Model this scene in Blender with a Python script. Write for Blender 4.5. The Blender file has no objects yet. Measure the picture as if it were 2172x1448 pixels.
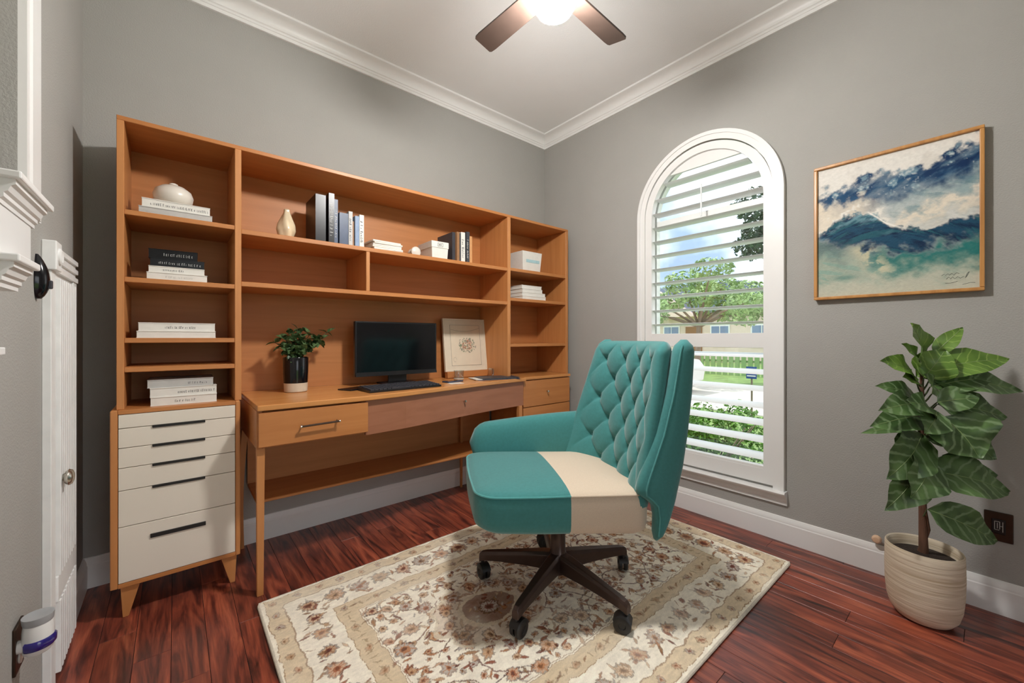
import bpy, bmesh, math, random
import numpy as np
from mathutils import Vector, Matrix
random.seed(7)
R = math.radians
PI = math.pi
scene = bpy.context.scene
COL = scene.collection

# ---------------------------------------------------------------- camera
cam_d = bpy.data.cameras.new('camera')
cam = bpy.data.objects.new('camera', cam_d)
COL.objects.link(cam)
cam.location = (-2.53, -2.563, 1.10)
cam.rotation_euler = (R(90), 0, R(-40))
cam_d.sensor_width = 36.0
cam_d.lens = 852.0 / 2172.0 * 36.0
cam_d.shift_y = -7.0 / 2172.0
cam_d.clip_start = 0.02
scene.camera = cam

# ---------------------------------------------------------------- view, sky, sun
vs = scene.view_settings
vs.view_transform = 'Standard'
vs.look = 'None'
vs.gamma = 1.0
vs.use_curve_mapping = False
vs.exposure = 0.0

GLOBE_STRENGTH = 445.0
SKY_STRENGTH = 2.6
world = bpy.data.worlds.new('sky')
scene.world = world
world.use_nodes = True
wn = world.node_tree.nodes
wl = world.node_tree.links
wn.clear()
w_out = wn.new('ShaderNodeOutputWorld')
w_bg = wn.new('ShaderNodeBackground')
w_tc = wn.new('ShaderNodeTexCoord')
w_no = wn.new('ShaderNodeTexNoise')
w_no.inputs['Scale'].default_value = 3.0
w_no.inputs['Detail'].default_value = 5.0
w_rp = wn.new('ShaderNodeValToRGB')
w_rp.color_ramp.elements[0].position = 0.38
w_rp.color_ramp.elements[0].color = (0.24, 0.33, 0.46, 1)
w_rp.color_ramp.elements[1].position = 0.56
w_rp.color_ramp.elements[1].color = (0.93, 0.95, 0.98, 1)
wl.new(w_tc.outputs['Generated'], w_no.inputs['Vector'])
wl.new(w_no.outputs['Fac'], w_rp.inputs['Fac'])
wl.new(w_rp.outputs['Color'], w_bg.inputs['Color'])
w_bg.inputs['Strength'].default_value = SKY_STRENGTH
wl.new(w_bg.outputs[0], w_out.inputs[0])

sun_d = bpy.data.lights.new('sun', 'SUN')
sun_d.energy = 3.5
sun_d.angle = R(1.0)
sun_d.color = (1.0, 0.95, 0.86)
sun = bpy.data.objects.new('sun', sun_d)
COL.objects.link(sun)
sun.location = (-6, 6, 12)
sun.rotation_euler = Vector((0.06, -0.55, -0.95)).to_track_quat('-Z', 'Y').to_euler()


# ---------------------------------------------------------------- helpers
def lin(r, g, b):
    def f(c):
        c /= 255.0
        return c / 12.92 if c <= 0.04045 else ((c + 0.055) / 1.055) ** 2.4
    return (f(r), f(g), f(b), 1.0)


def new_mat(name):
    m = bpy.data.materials.new(name)
    m.use_nodes = True
    nt = m.node_tree
    b = nt.nodes['Principled BSDF']
    return m, nt, b


def mat(name, col, rough=0.5, metal=0.0, spec=0.5, var=0.06, scale=40.0, bump=0.0, bscale=150.0, coat=0.0, sheen=0.0, stretch=(1, 1, 1)):
    """plain procedural material: colour with slight noise variation and optional bump"""
    m, nt, b = new_mat(name)
    N, L = nt.nodes, nt.links
    tc = N.new('ShaderNodeTexCoord')
    mp = N.new('ShaderNodeMapping')
    mp.inputs['Scale'].default_value = stretch
    L.new(tc.outputs['Object'], mp.inputs['Vector'])
    no = N.new('ShaderNodeTexNoise')
    no.inputs['Scale'].default_value = scale
    no.inputs['Detail'].default_value = 4.0
    L.new(mp.outputs[0], no.inputs['Vector'])
    rp = N.new('ShaderNodeValToRGB')
    rp.color_ramp.elements[0].position = 0.3
    rp.color_ramp.elements[1].position = 0.7
    rp.color_ramp.elements[0].color = tuple(c * (1 - var) for c in col[:3]) + (1,)
    rp.color_ramp.elements[1].color = tuple(min(1, c * (1 + var)) for c in col[:3]) + (1,)
    L.new(no.outputs['Fac'], rp.inputs['Fac'])
    L.new(rp.outputs['Color'], b.inputs['Base Color'])
    b.inputs['Roughness'].default_value = rough
    b.inputs['Metallic'].default_value = metal
    b.inputs['Specular IOR Level'].default_value = spec
    b.inputs['Coat Weight'].default_value = coat
    b.inputs['Coat Roughness'].default_value = 0.08
    b.inputs['Sheen Weight'].default_value = sheen
    if bump > 0:
        n2 = N.new('ShaderNodeTexNoise')
        n2.inputs['Scale'].default_value = bscale
        n2.inputs['Detail'].default_value = 3.0
        L.new(mp.outputs[0], n2.inputs['Vector'])
        bp = N.new('ShaderNodeBump')
        bp.inputs['Strength'].default_value = bump
        bp.inputs['Distance'].default_value = 0.01
        L.new(n2.outputs['Fac'], bp.inputs['Height'])
        L.new(bp.outputs[0], b.inputs['Normal'])
    return m


def wood_mat(name, c0, c1, axis='X', rough=0.4, scale=5.0, coat=0.0):
    m, nt, b = new_mat(name)
    N, L = nt.nodes, nt.links
    tc = N.new('ShaderNodeTexCoord')
    mp = N.new('ShaderNodeMapping')
    st = {'X': (0.35, 6, 6), 'Y': (6, 0.35, 6), 'Z': (6, 6, 0.35)}[axis]
    mp.inputs['Scale'].default_value = st
    L.new(tc.outputs['Object'], mp.inputs['Vector'])
    no = N.new('ShaderNodeTexNoise')
    no.inputs['Scale'].default_value = scale
    no.inputs['Detail'].default_value = 6.0
    no.inputs['Distortion'].default_value = 0.6
    L.new(mp.outputs[0], no.inputs['Vector'])
    rp = N.new('ShaderNodeValToRGB')
    rp.color_ramp.elements[0].position = 0.32
    rp.color_ramp.elements[1].position = 0.68
    rp.color_ramp.elements[0].color = c0
    rp.color_ramp.elements[1].color = c1
    L.new(no.outputs['Fac'], rp.inputs['Fac'])
    L.new(rp.outputs['Color'], b.inputs['Base Color'])
    b.inputs['Roughness'].default_value = rough
    b.inputs['Coat Weight'].default_value = coat
    return m


def emit_mat(name, col, strength):
    m = bpy.data.materials.new(name)
    m.use_nodes = True
    nt = m.node_tree
    nt.nodes.clear()
    o = nt.nodes.new('ShaderNodeOutputMaterial')
    e = nt.nodes.new('ShaderNodeEmission')
    e.inputs['Color'].default_value = col
    e.inputs['Strength'].default_value = strength
    nt.links.new(e.outputs[0], o.inputs[0])
    return m


def pane_mat(name, tint=(0.97, 0.985, 0.98, 1), gloss=0.06):
    m = bpy.data.materials.new(name)
    m.use_nodes = True
    nt = m.node_tree
    nt.nodes.clear()
    o = nt.nodes.new('ShaderNodeOutputMaterial')
    t = nt.nodes.new('ShaderNodeBsdfTransparent')
    t.inputs['Color'].default_value = tint
    g = nt.nodes.new('ShaderNodeBsdfGlossy')
    g.inputs['Roughness'].default_value = 0.02
    x = nt.nodes.new('ShaderNodeMixShader')
    x.inputs[0].default_value = gloss
    nt.links.new(t.outputs[0], x.inputs[1])
    nt.links.new(g.outputs[0], x.inputs[2])
    nt.links.new(x.outputs[0], o.inputs[0])
    return m


class MB:
    """collects geometry for ONE mesh object"""
    def __init__(self):
        self.v = []
        self.f = []

    def add(self, vs_, fs_):
        o = len(self.v)
        self.v += [tuple(p) for p in vs_]
        self.f += [tuple(i + o for i in f) for f in fs_]
        return self

    def box(self, x0, x1, y0, y1, z0, z1):
        vs_ = [(x, y, z) for z in (z0, z1) for y in (y0, y1) for x in (x0, x1)]
        return self.add(vs_, [(0, 2, 3, 1), (4, 5, 7, 6), (0, 1, 5, 4), (2, 6, 7, 3), (0, 4, 6, 2), (1, 3, 7, 5)])

    def rings(self, rs, cap0=True, cap1=True, closed=True):
        n = len(rs[0])
        vs_, fs_ = [], []
        for r in rs:
            vs_ += list(r)
        for i in range(len(rs) - 1):
            for j in range(n if closed else n - 1):
                k = (j + 1) % n
                fs_.append((i * n + j, i * n + k, (i + 1) * n + k, (i + 1) * n + j))
        if cap0:
            fs_.append(tuple(range(n))[::-1])
        if cap1:
            fs_.append(tuple((len(rs) - 1) * n + j for j in range(n)))
        return self.add(vs_, fs_)

    def lathe(self, prof, c=(0, 0, 0), n=32, axis='z'):
        rs = []
        for r, z in prof:
            ring = []
            for k in range(n):
                a = 2 * PI * k / n
                p = (r * math.cos(a), r * math.sin(a), z)
                if axis == 'x':
                    p = (p[2], p[0], p[1])
                elif axis == 'y':
                    p = (p[0], -p[2], p[1])
                ring.append((c[0] + p[0], c[1] + p[1], c[2] + p[2]))
            rs.append(ring)
        return self.rings(rs, prof[0][0] > 1e-6, prof[-1][0] > 1e-6)

    def tube(self, pts, rad, n=8):
        pts = [Vector(p) for p in pts]
        if not isinstance(rad, (list, tuple)):
            rad = [rad] * len(pts)
        rs = []
        up = None
        for i, p in enumerate(pts):
            d = (pts[min(i + 1, len(pts) - 1)] - pts[max(i - 1, 0)]).normalized()
            if up is None:
                a = Vector((0, 0, 1)) if abs(d.z) < 0.9 else Vector((1, 0, 0))
            else:
                a = up
            s = d.cross(a).normalized()
            up = s.cross(d).normalized()
            rs.append([p + (s * math.cos(2 * PI * k / n) + up * math.sin(2 * PI * k / n)) * rad[i] for k in range(n)])
        return self.rings(rs)

    def prism(self, poly, axis, a0, a1):
        """2D polygon extruded: axis 'x' -> poly is (y,z); 'y' -> (x,z); 'z' -> (x,y)"""
        def P(p, a):
            return {'x': (a, p[0], p[1]), 'y': (p[0], a, p[1]), 'z': (p[0], p[1], a)}[axis]
        return self.rings([[P(p, a0) for p in poly], [P(p, a1) for p in poly]])

    def build(self, name, m, parent=None, smooth=False, bevel=0.0, seg=2, sharp=None):
        me = bpy.data.meshes.new(name)
        me.from_pydata(self.v, [], self.f)
        bm = bmesh.new()
        bm.from_mesh(me)
        bmesh.ops.remove_doubles(bm, verts=bm.verts, dist=1e-6)
        bmesh.ops.recalc_face_normals(bm, faces=bm.faces)
        if bevel > 0:
            es = [e for e in bm.edges if len(e.link_faces) == 2 and e.calc_face_angle(0) > 0.5]
            bmesh.ops.bevel(bm, geom=es, offset=bevel, segments=seg, affect='EDGES', profile=0.5)
        bm.to_mesh(me)
        bm.free()
        if smooth:
            me.polygons.foreach_set('use_smooth', [True] * len(me.polygons))
            try:
                me.set_sharp_from_angle(angle=sharp if sharp else R(40))
            except Exception:
                pass
        me.materials.append(m)
        return link(name, me, parent)


def link(name, me, parent=None):
    o = bpy.data.objects.new(name, me)
    COL.objects.link(o)
    if parent is not None:
        o.parent = parent
    return o


def tag(o, label=None, cat=None, group=None, kind=None):
    if label:
        o['label'] = label
    if cat:
        o['category'] = cat
    if group:
        o['group'] = group
    if kind:
        o['kind'] = kind
    return o


def thing(name, label, cat, loc=(0, 0, 0), rz=0.0, group=None, kind=None):
    o = bpy.data.objects.new(name, None)
    o.empty_display_size = 0.1
    COL.objects.link(o)
    o.location = loc
    o.rotation_euler = (0, 0, rz)
    return tag(o, label, cat, group, kind)


def bx(name, m, parent, x0, x1, y0, y1, z0, z1, bevel=0.0015):
    return MB().box(x0, x1, y0, y1, z0, z1).build(name, m, parent, bevel=bevel, seg=1)


# ---------------------------------------------------------------- materials
M = {}
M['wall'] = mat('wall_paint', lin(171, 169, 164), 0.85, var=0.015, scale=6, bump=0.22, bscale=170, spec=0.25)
M['recess'] = mat('shaded_recess_paint', lin(150, 146, 137), 0.9, var=0.03, scale=6, bump=0.5, bscale=120, spec=0.2)  # wall paint darkened to imitate the shade inside the recess
M['ceil'] = mat('ceiling_paint', lin(240, 240, 239), 0.9, var=0.01, scale=5, bump=0.12, bscale=140, spec=0.2)
M['trim'] = mat('trim_paint', lin(238, 237, 235), 0.35, var=0.01, scale=8, spec=0.4)
M['trimold'] = mat('worn_white_paint', lin(240, 240, 238), 0.5, var=0.04, scale=18, spec=0.4)
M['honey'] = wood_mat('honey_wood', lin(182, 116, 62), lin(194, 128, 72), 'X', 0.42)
M['honeyz'] = wood_mat('honey_wood_upright', lin(190, 125, 70), lin(203, 139, 83), 'Z', 0.42)
M['back'] = wood_mat('back_panel_wood', lin(184, 120, 68), lin(196, 130, 76), 'X', 0.5)
M['top'] = wood_mat('desktop_wood', lin(198, 132, 72), lin(208, 144, 84), 'X', 0.25)
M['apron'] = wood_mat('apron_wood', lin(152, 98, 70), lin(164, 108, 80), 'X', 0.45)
M['white_lac'] = mat('off_white_lacquer', lin(230, 221, 206), 0.4, var=0.01, scale=5)
M['slot'] = mat('black_pull', lin(24, 22, 20), 0.5, var=0.1)
M['gapm'] = mat('dark_gap', lin(60, 50, 40), 0.8)
M['chrome'] = mat('brushed_metal', lin(200, 195, 185), 0.25, metal=1.0, var=0.03)
M['bronze'] = mat('dark_bronze', lin(70, 55, 45), 0.35, metal=0.7, var=0.08)
M['black'] = mat('black_plastic', lin(22, 22, 24), 0.35, var=0.1)
M['blackgloss'] = mat('black_glaze', lin(14, 14, 18), 0.12, var=0.1)
M['screen'] = mat('screen_glass', lin(8, 8, 12), 0.12, var=0.02, spec=0.6)
M['teal'] = mat('teal_velvet', lin(64, 130, 129), 0.8, var=0.06, scale=90, bump=0.08, bscale=700, sheen=0.35, spec=0.2)
M['tealpipe'] = mat('teal_piping', lin(78, 150, 148), 0.8, var=0.05, scale=90, sheen=0.3, spec=0.2)
M['beige'] = mat('beige_linen', lin(214, 196, 174), 0.85, var=0.05, scale=260, bump=0.15, bscale=600, sheen=0.2, spec=0.2)
M['legmetal'] = mat('dark_brown_metal', lin(74, 58, 52), 0.3, metal=0.55, var=0.08, scale=20, spec=0.5)
M['caster'] = mat('caster_plastic', lin(30, 27, 26), 0.4, var=0.1)
M['page'] = mat('paper', lin(226, 221, 210), 0.8, var=0.05, scale=30, stretch=(1, 1, 60))
M['bkwhite'] = mat('white_book_cover', lin(226, 222, 214), 0.5, var=0.03)
M['bkgrey'] = mat('light_grey_book_cover', lin(190, 188, 184), 0.5, var=0.04)
M['bkblack'] = mat('black_book_cover', lin(16, 16, 18), 0.3, var=0.15, spec=0.35)
M['bkblue'] = mat('slate_blue_book_cover', lin(48, 66, 96), 0.4, var=0.12)
M['bkpale'] = mat('pale_blue_book_cover', lin(124, 146, 176), 0.45, var=0.1)
M['bkbrown'] = mat('brown_book_cover', lin(150, 108, 72), 0.5, var=0.1)
M['bkdark'] = mat('charcoal_book_cover', lin(60, 60, 66), 0.45, var=0.1)
M['bktan'] = mat('tan_book_cover', lin(206, 150, 98), 0.5, var=0.06)
M['ink'] = mat('spine_ink', lin(60, 62, 66), 0.6)
M['inkpale'] = mat('pale_spine_ink', lin(190, 190, 186), 0.5)
M['ivory'] = mat('ivory_ceramic', lin(222, 208, 186), 0.18, var=0.06, scale=12, coat=0.4)
M['leaf'] = None


# leaves
def leaf_mat(name, c0, c1, vein, freq=55.0, vw=0.25):
    m, nt, b = new_mat(name)
    N, L = nt.nodes, nt.links
    tc = N.new('ShaderNodeTexCoord')
    sp = N.new('ShaderNodeSeparateXYZ')
    L.new(tc.outputs['Object'], sp.inputs[0])
    ab = N.new('ShaderNodeMath'); ab.operation = 'ABSOLUTE'
    L.new(sp.outputs['Y'], ab.inputs[0])
    mu = N.new('ShaderNodeMath'); mu.operation = 'MULTIPLY'; mu.inputs[1].default_value = 0.8
    L.new(ab.outputs[0], mu.inputs[0])
    su = N.new('ShaderNodeMath'); su.operation = 'SUBTRACT'
    L.new(sp.outputs['X'], su.inputs[0]); L.new(mu.outputs[0], su.inputs[1])
    fr = N.new('ShaderNodeMath'); fr.operation = 'MULTIPLY'; fr.inputs[1].default_value = freq * 2 * PI
    L.new(su.outputs[0], fr.inputs[0])
    no = N.new('ShaderNodeTexNoise'); no.inputs['Scale'].default_value = 30
    oi = N.new('ShaderNodeObjectInfo')
    ad = N.new('ShaderNodeVectorMath'); ad.operation = 'ADD'
    L.new(tc.outputs['Object'], ad.inputs[0]); L.new(oi.outputs['Random'], ad.inputs[1])
    L.new(ad.outputs[0], no.inputs['Vector'])
    nm = N.new('ShaderNodeMath'); nm.operation = 'MULTIPLY_ADD'; nm.inputs[1].default_value = 5.0
    L.new(no.outputs['Fac'], nm.inputs[0]); L.new(fr.outputs[0], nm.inputs[2])
    sn = N.new('ShaderNodeMath'); sn.operation = 'SINE'
    L.new(nm.outputs[0], sn.inputs[0])
    rp = N.new('ShaderNodeValToRGB')
    rp.color_ramp.elements[0].position = 1 - vw * 1.6
    rp.color_ramp.elements[0].color = (0, 0, 0, 1)
    rp.color_ramp.elements[1].position = 1.0
    rp.color_ramp.elements[1].color = (1, 1, 1, 1)
    mr = N.new('ShaderNodeMapRange'); mr.inputs['From Min'].default_value = -1
    L.new(sn.outputs[0], mr.inputs['Value'])
    L.new(mr.outputs[0], rp.inputs['Fac'])
    n2 = N.new('ShaderNodeTexNoise'); n2.inputs['Scale'].default_value = 14
    L.new(ad.outputs[0], n2.inputs['Vector'])
    base = N.new('ShaderNodeMix'); base.data_type = 'RGBA'
    base.inputs['A'].default_value = c0; base.inputs['B'].default_value = c1
    mr2 = N.new('ShaderNodeMapRange'); mr2.inputs['From Min'].default_value = 0.35; mr2.inputs['From Max'].default_value = 0.65
    L.new(n2.outputs['Fac'], mr2.inputs['Value'])
    L.new(mr2.outputs[0], base.inputs['Factor'])
    mx = N.new('ShaderNodeMix'); mx.data_type = 'RGBA'
    L.new(rp.outputs['Color'], mx.inputs['Factor'])
    L.new(base.outputs['Result'], mx.inputs['A'])
    mx.inputs['B'].default_value = vein
    L.new(mx.outputs['Result'], b.inputs['Base Color'])
    b.inputs['Roughness'].default_value = 0.35
    b.inputs['Subsurface Weight'].default_value = 0.0
    return m


# floor boards: reddish tropical wood with dark streaks, every board its own tone
def plank_mat():
    m, nt, b = new_mat('mahogany_boards')
    N, L = nt.nodes, nt.links
    tc = N.new('ShaderNodeTexCoord')
    oi = N.new('ShaderNodeObjectInfo')
    sc = N.new('ShaderNodeVectorMath'); sc.operation = 'SCALE'
    cb = N.new('ShaderNodeCombineXYZ')
    L.new(oi.outputs['Random'], cb.inputs['X'])
    L.new(oi.outputs['Random'], cb.inputs['Y'])
    L.new(oi.outputs['Random'], cb.inputs['Z'])
    L.new(cb.outputs[0], sc.inputs[0]); sc.inputs['Scale'].default_value = 37.0
    ad = N.new('ShaderNodeVectorMath'); ad.operation = 'ADD'
    L.new(tc.outputs['Object'], ad.inputs[0]); L.new(sc.outputs[0], ad.inputs[1])
    mp = N.new('ShaderNodeMapping'); mp.inputs['Scale'].default_value = (9, 1.1, 1)
    L.new(ad.outputs[0], mp.inputs['Vector'])
    n1 = N.new('ShaderNodeTexNoise'); n1.inputs['Scale'].default_value = 2.6
    n1.inputs['Detail'].default_value = 7; n1.inputs['Distortion'].default_value = 1.3
    L.new(mp.outputs[0], n1.inputs['Vector'])
    rp = N.new('ShaderNodeValToRGB')
    cr = rp.color_ramp
    cr.elements[0].position = 0.30; cr.elements[0].color = lin(52, 24, 20)
    cr.elements[1].position = 0.70; cr.elements[1].color = lin(176, 94, 66)
    e = cr.elements.new(0.43); e.color = lin(108, 50, 38)
    e = cr.elements.new(0.55); e.color = lin(146, 70, 50)
    L.new(n1.outputs['Fac'], rp.inputs['Fac'])
    mp2 = N.new('ShaderNodeMapping'); mp2.inputs['Scale'].default_value = (60, 2.5, 1)
    L.new(ad.outputs[0], mp2.inputs['Vector'])
    n2 = N.new('ShaderNodeTexNoise'); n2.inputs['Scale'].default_value = 4; n2.inputs['Detail'].default_value = 4
    L.new(mp2.outputs[0], n2.inputs['Vector'])
    mr = N.new('ShaderNodeMapRange'); mr.inputs['From Min'].default_value = 0.3; mr.inputs['From Max'].default_value = 0.7
    mr.inputs['To Min'].default_value = 0.72; mr.inputs['To Max'].default_value = 1.12
    L.new(n2.outputs['Fac'], mr.inputs['Value'])
    mv = N.new('ShaderNodeMapRange'); mv.inputs['To Min'].default_value = 0.72; mv.inputs['To Max'].default_value = 1.2
    L.new(oi.outputs['Random'], mv.inputs['Value'])
    mm = N.new('ShaderNodeMath'); mm.operation = 'MULTIPLY'
    L.new(mr.outputs[0], mm.inputs[0]); L.new(mv.outputs[0], mm.inputs[1])
    vm = N.new('ShaderNodeVectorMath'); vm.operation = 'SCALE'
    L.new(rp.outputs['Color'], vm.inputs[0]); L.new(mm.outputs[0], vm.inputs['Scale'])
    L.new(vm.outputs[0], b.inputs['Base Color'])
    b.inputs['Roughness'].default_value = 0.36
    b.inputs['Specular IOR Level'].default_value = 0.5
    b.inputs['Coat Weight'].default_value = 0.2
    b.inputs['Coat Roughness'].default_value = 0.28
    return m


M['plank'] = plank_mat()
M['subfloor'] = mat('joint_dark', lin(26, 12, 9), 0.9)

# ================================================================ ROOM SHELL
XW, YR, H = -2.84, -3.9, 2.865       # left wall x, rear wall y, ceiling height
T = 0.15

wall_back = tag(MB().box(XW - T, T, 0, T, -0.4, H + 0.2).build('wall_back', M['wall']),
                'grey painted wall behind the bookcase and desk', kind='structure')
# left wall with a recess above the mantel ledge
wl_ = MB()
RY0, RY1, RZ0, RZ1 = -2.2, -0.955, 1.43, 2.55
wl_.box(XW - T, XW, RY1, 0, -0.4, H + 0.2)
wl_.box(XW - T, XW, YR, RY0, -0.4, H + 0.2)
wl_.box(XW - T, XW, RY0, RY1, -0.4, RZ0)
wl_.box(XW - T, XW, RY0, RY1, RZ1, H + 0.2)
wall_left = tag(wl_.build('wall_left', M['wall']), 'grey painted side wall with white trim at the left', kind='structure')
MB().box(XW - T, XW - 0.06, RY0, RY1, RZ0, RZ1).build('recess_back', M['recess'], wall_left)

# right wall with the arched window opening
WY, WS, WR = -1.404, 1.925, 0.40      # window centre y, spring height, opening half width
WB = 0.29
wr = MB()
wr.box(0, T, YR, WY - WR, -0.4, H + 0.2)
wr.box(0, T, WY + WR, 0, -0.4, H + 0.2)
wr.box(0, T, WY - WR, WY + WR, -0.4, WB)
NA = 40
arc = [(WY + WR * math.cos(PI * k / NA), WS + WR * math.sin(PI * k / NA)) for k in range(NA + 1)]
for k in range(NA):
    a, b_ = arc[k], arc[k + 1]
    wr.prism([(a[0], a[1]), (a[0], H + 0.2), (b_[0], H + 0.2), (b_[0], b_[1])], 'x', 0, T)
wall_right = tag(wr.build('wall_right', M['wall']), 'greige painted wall with the arched window and painting', kind='structure')

# rear wall (behind the camera) with an unseen opening added to let in sky fill
OX0, OX1, OZ = -2.45, -1.45, 2.15
rw = MB()
rw.box(XW - T, OX0, YR - T, YR, -0.4, H + 0.2)
rw.box(OX1, T, YR - T, YR, -0.4, H + 0.2)
rw.box(OX0, OX1, YR - T, YR, OZ, H + 0.2)
rw.box(OX0, OX1, YR - T, YR, -0.4, -0.02)
tag(rw.build('wall_rear', M['wall']), 'grey painted wall with an added fill light opening behind the viewer', kind='structure')

ceiling = tag(MB().box(XW - T, T, YR - T, T, H, H + 0.2).build('ceiling', M['ceil']),
              'flat white painted ceiling', kind='structure')

floor = tag(MB().box(XW, 0, YR, 0, -0.08, -0.0015).build('floor', M['subfloor']),
            'reddish brown hardwood plank floor', kind='structure')
# boards, each its own object, laid along y
PW = 0.1
cache = {}
nrow = int(math.ceil(-XW / PW))
rnd = random.Random(11)
for i in range(nrow):
    x0 = XW + i * PW
    w = min(PW, -x0)
    y = 0.0
    first = True
    while y > YR + 0.01:
        Lb = rnd.choice([0.7, 0.9, 1.1, 1.3]) if not first else rnd.choice([0.3, 0.5, 0.7, 0.9, 1.1])
        first = False
        Lb = min(Lb, y - YR)
        if Lb < 0.02:
            break
        key = (round(w, 3), round(Lb, 3))
        if key not in cache:
            g = 0.0008
            q = MB()
            e = 0.0007
            q.rings([[(g, -g, -0.02), (w - g, -g, -0.02), (w - g, -Lb + g, -0.02), (g, -Lb + g, -0.02)],
                     [(g, -g, -e), (w - g, -g, -e), (w - g, -Lb + g, -e), (g, -Lb + g, -e)],
                     [(g + e, -g - e, 0), (w - g - e, -g - e, 0), (w - g - e, -Lb + g + e, 0), (g + e, -Lb + g + e, 0)]])
            o = q.build('board', M['plank'], floor)
            cache[key] = o.data
        else:
            o = link('board', cache[key], floor)
        o.location = (x0, y, 0)
        y -= Lb


# mouldings: profile (d = distance from wall, z), mitred at both inner corners
def moulding(name, prof, wall, a0, a1, m0, m1, m, label):
    def P(d, z, end):
        if wall == 'A':     # back wall y=0, runs in x
            return ((a0 + d * m0) if end == 0 else (a1 - d * m1), -d, z)
        if wall == 'B':     # right wall x=0, runs in y (from 0 to YR)
            return (-d, (a0 - d * m0) if end == 0 else (a1 + d * m1), z)
        if wall == 'C':
            return (XW + d, (a0 - d * m0) if end == 0 else (a1 + d * m1), z)
    q = MB()
    q.rings([[P(d, z, 0) for d, z in prof], [P(d, z, 1) for d, z in prof]])
    return tag(q.build(name, m, smooth=True, sharp=R(25)), label, kind='structure')


base_prof = [(0, 0), (0.016, 0), (0.016, 0.098), (0.0135, 0.103), (0.0135, 0.112), (0.009, 0.122), (0.006, 0.13), (0, 0.132)]
moulding('baseboard_back', base_prof, 'A', XW, 0, 1, 1, M['trim'], 'white baseboard along the wall under the desk')
moulding('baseboard_right', base_prof, 'B', 0, YR, 1, 1, M['trim'], 'white baseboard under the arched window')
moulding('baseboard_left', base_prof, 'C', 0, -0.295, 1, 0, M['trim'], 'white baseboard in the dark left corner')
cz = H
crown = [(0, cz - 0.088), (0.012, cz - 0.088), (0.014, cz - 0.072), (0.018, cz - 0.070), (0.02, cz - 0.060), (0.026, cz - 0.056)]
for k in range(7):
    a = k / 6 * PI / 2
    crown.append((0.026 + 0.052 * (1 - math.cos(a)), cz - 0.054 + 0.038 * math.sin(a)))
crown += [(0.084, cz - 0.014), (0.092, cz - 0.012), (0.092, cz), (0, cz)]
moulding('trim_1', crown, 'A', XW, 0, 1, 1, M['trim'], 'white crown moulding above the bookcase wall')
moulding('trim_2', crown, 'B', 0, YR, 1, 1, M['trim'], 'white crown moulding above the window wall')

# ================================================================ WINDOW
win = tag(thing('window_1', 'white arched window with open plantation shutters', None), kind='structure')


def arch_outline(hw, zb, zs, n=40):
    pts = [(WY + hw, zb)]
    pts += [(WY + hw * math.cos(PI * k / n), zs + hw * math.sin(PI * k / n)) for k in range(n + 1)]
    pts.append((WY - hw, zb))
    return pts


def arch_band(mb, hw0, hw1, zb0, zb1, x0, x1, zs=WS, bottom=True):
    """band between outer outline (hw0) and inner outline (hw1), from x0 to x1"""
    a = arch_outline(hw0, zb0, zs)
    b_ = arch_outline(hw1, zb0, zs)
    n = len(a)
    rs = []
    for i in range(n):
        rs.append([(x0, a[i][0], a[i][1]), (x1, a[i][0], a[i][1]), (x1, b_[i][0], b_[i][1]), (x0, b_[i][0], b_[i][1])])
    mb.rings(rs)
    if bottom:
        mb.box(min(x0, x1), max(x0, x1), WY - hw1, WY + hw1, zb0, zb1)
    return mb


q = MB()
arch_band(q, 0.446, 0.425, 0.262, 0.30, -0.03, 0.0, bottom=False)
arch_band(q, 0.427, 0.392, 0.262, 0.30, -0.022, 0.0, bottom=False)
q.build('casing', M['trim'], win, smooth=True, sharp=R(30))
q = MB()
arch_band(q, 0.390, 0.343, 0.29, 0.37, -0.014, 0.03, zs=WS - 0.005)
q.build('shutter_frame', M['trim'], win, smooth=True, sharp=R(30))
# mid rail, bottom sill and apron mouldings
bx('mid_rail', M['trim'], win, -0.012, 0.028, WY - 0.344, WY + 0.344, 1.045, 1.13)
bx('bottom_rail', M['trim'], win, -0.012, 0.028, WY - 0.344, WY + 0.344, 0.33, 0.385)
sill = [(0, 0.275), (-0.05, 0.275), (-0.054, 0.268), (-0.05, 0.26), (-0.032, 0.256), (-0.03, 0.244), (-0.022, 0.24), (-0.02, 0.222), (-0.012, 0.216), (-0.012, 0.198), (0, 0.196)]
MB().prism(sill, 'y', WY - 0.455, WY + 0.455).build('sill', M['trim'], win)
# curved blank cap in the head of the arch
cap_in = 0.342
zc = WS + 0.245
pts = []
for k in range(33):
    a = PI * k / 32
    p = (WY + cap_in * math.cos(a), WS - 0.005 + cap_in * math.sin(a))
    if p[1] >= zc:
        pts.append(p)
MB().prism(pts, 'x', 0.004, 0.022).build('arch_panel', M['trim'], win)

# louvres: each blade is its own part
M['louver'] = mat('louver_white', lin(236, 238, 238), 0.4, var=0.005)


def louver(zc_, hw, tilt):
    q = MB()
    n = 10
    ch, th = 0.042, 0.0052
    ring = []
    for k in range(n):
        a = 2 * PI * k / n
        ring.append((ch * math.cos(a), th * math.sin(a) * (1.0 if abs(math.cos(a)) < 0.95 else 0.7)))
    ct, st = math.cos(tilt), math.sin(tilt)
    ring = [(x * ct - z * st, x * st + z * ct) for x, z in ring]
    rs = [[(0.035 + x, WY + s * hw, zc_ + z) for x, z in ring] for s in (-1, 1)]
    q.rings(rs)
    o = q.build('louver', M['louver'], win, smooth=True, sharp=R(50))
    return o


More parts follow.
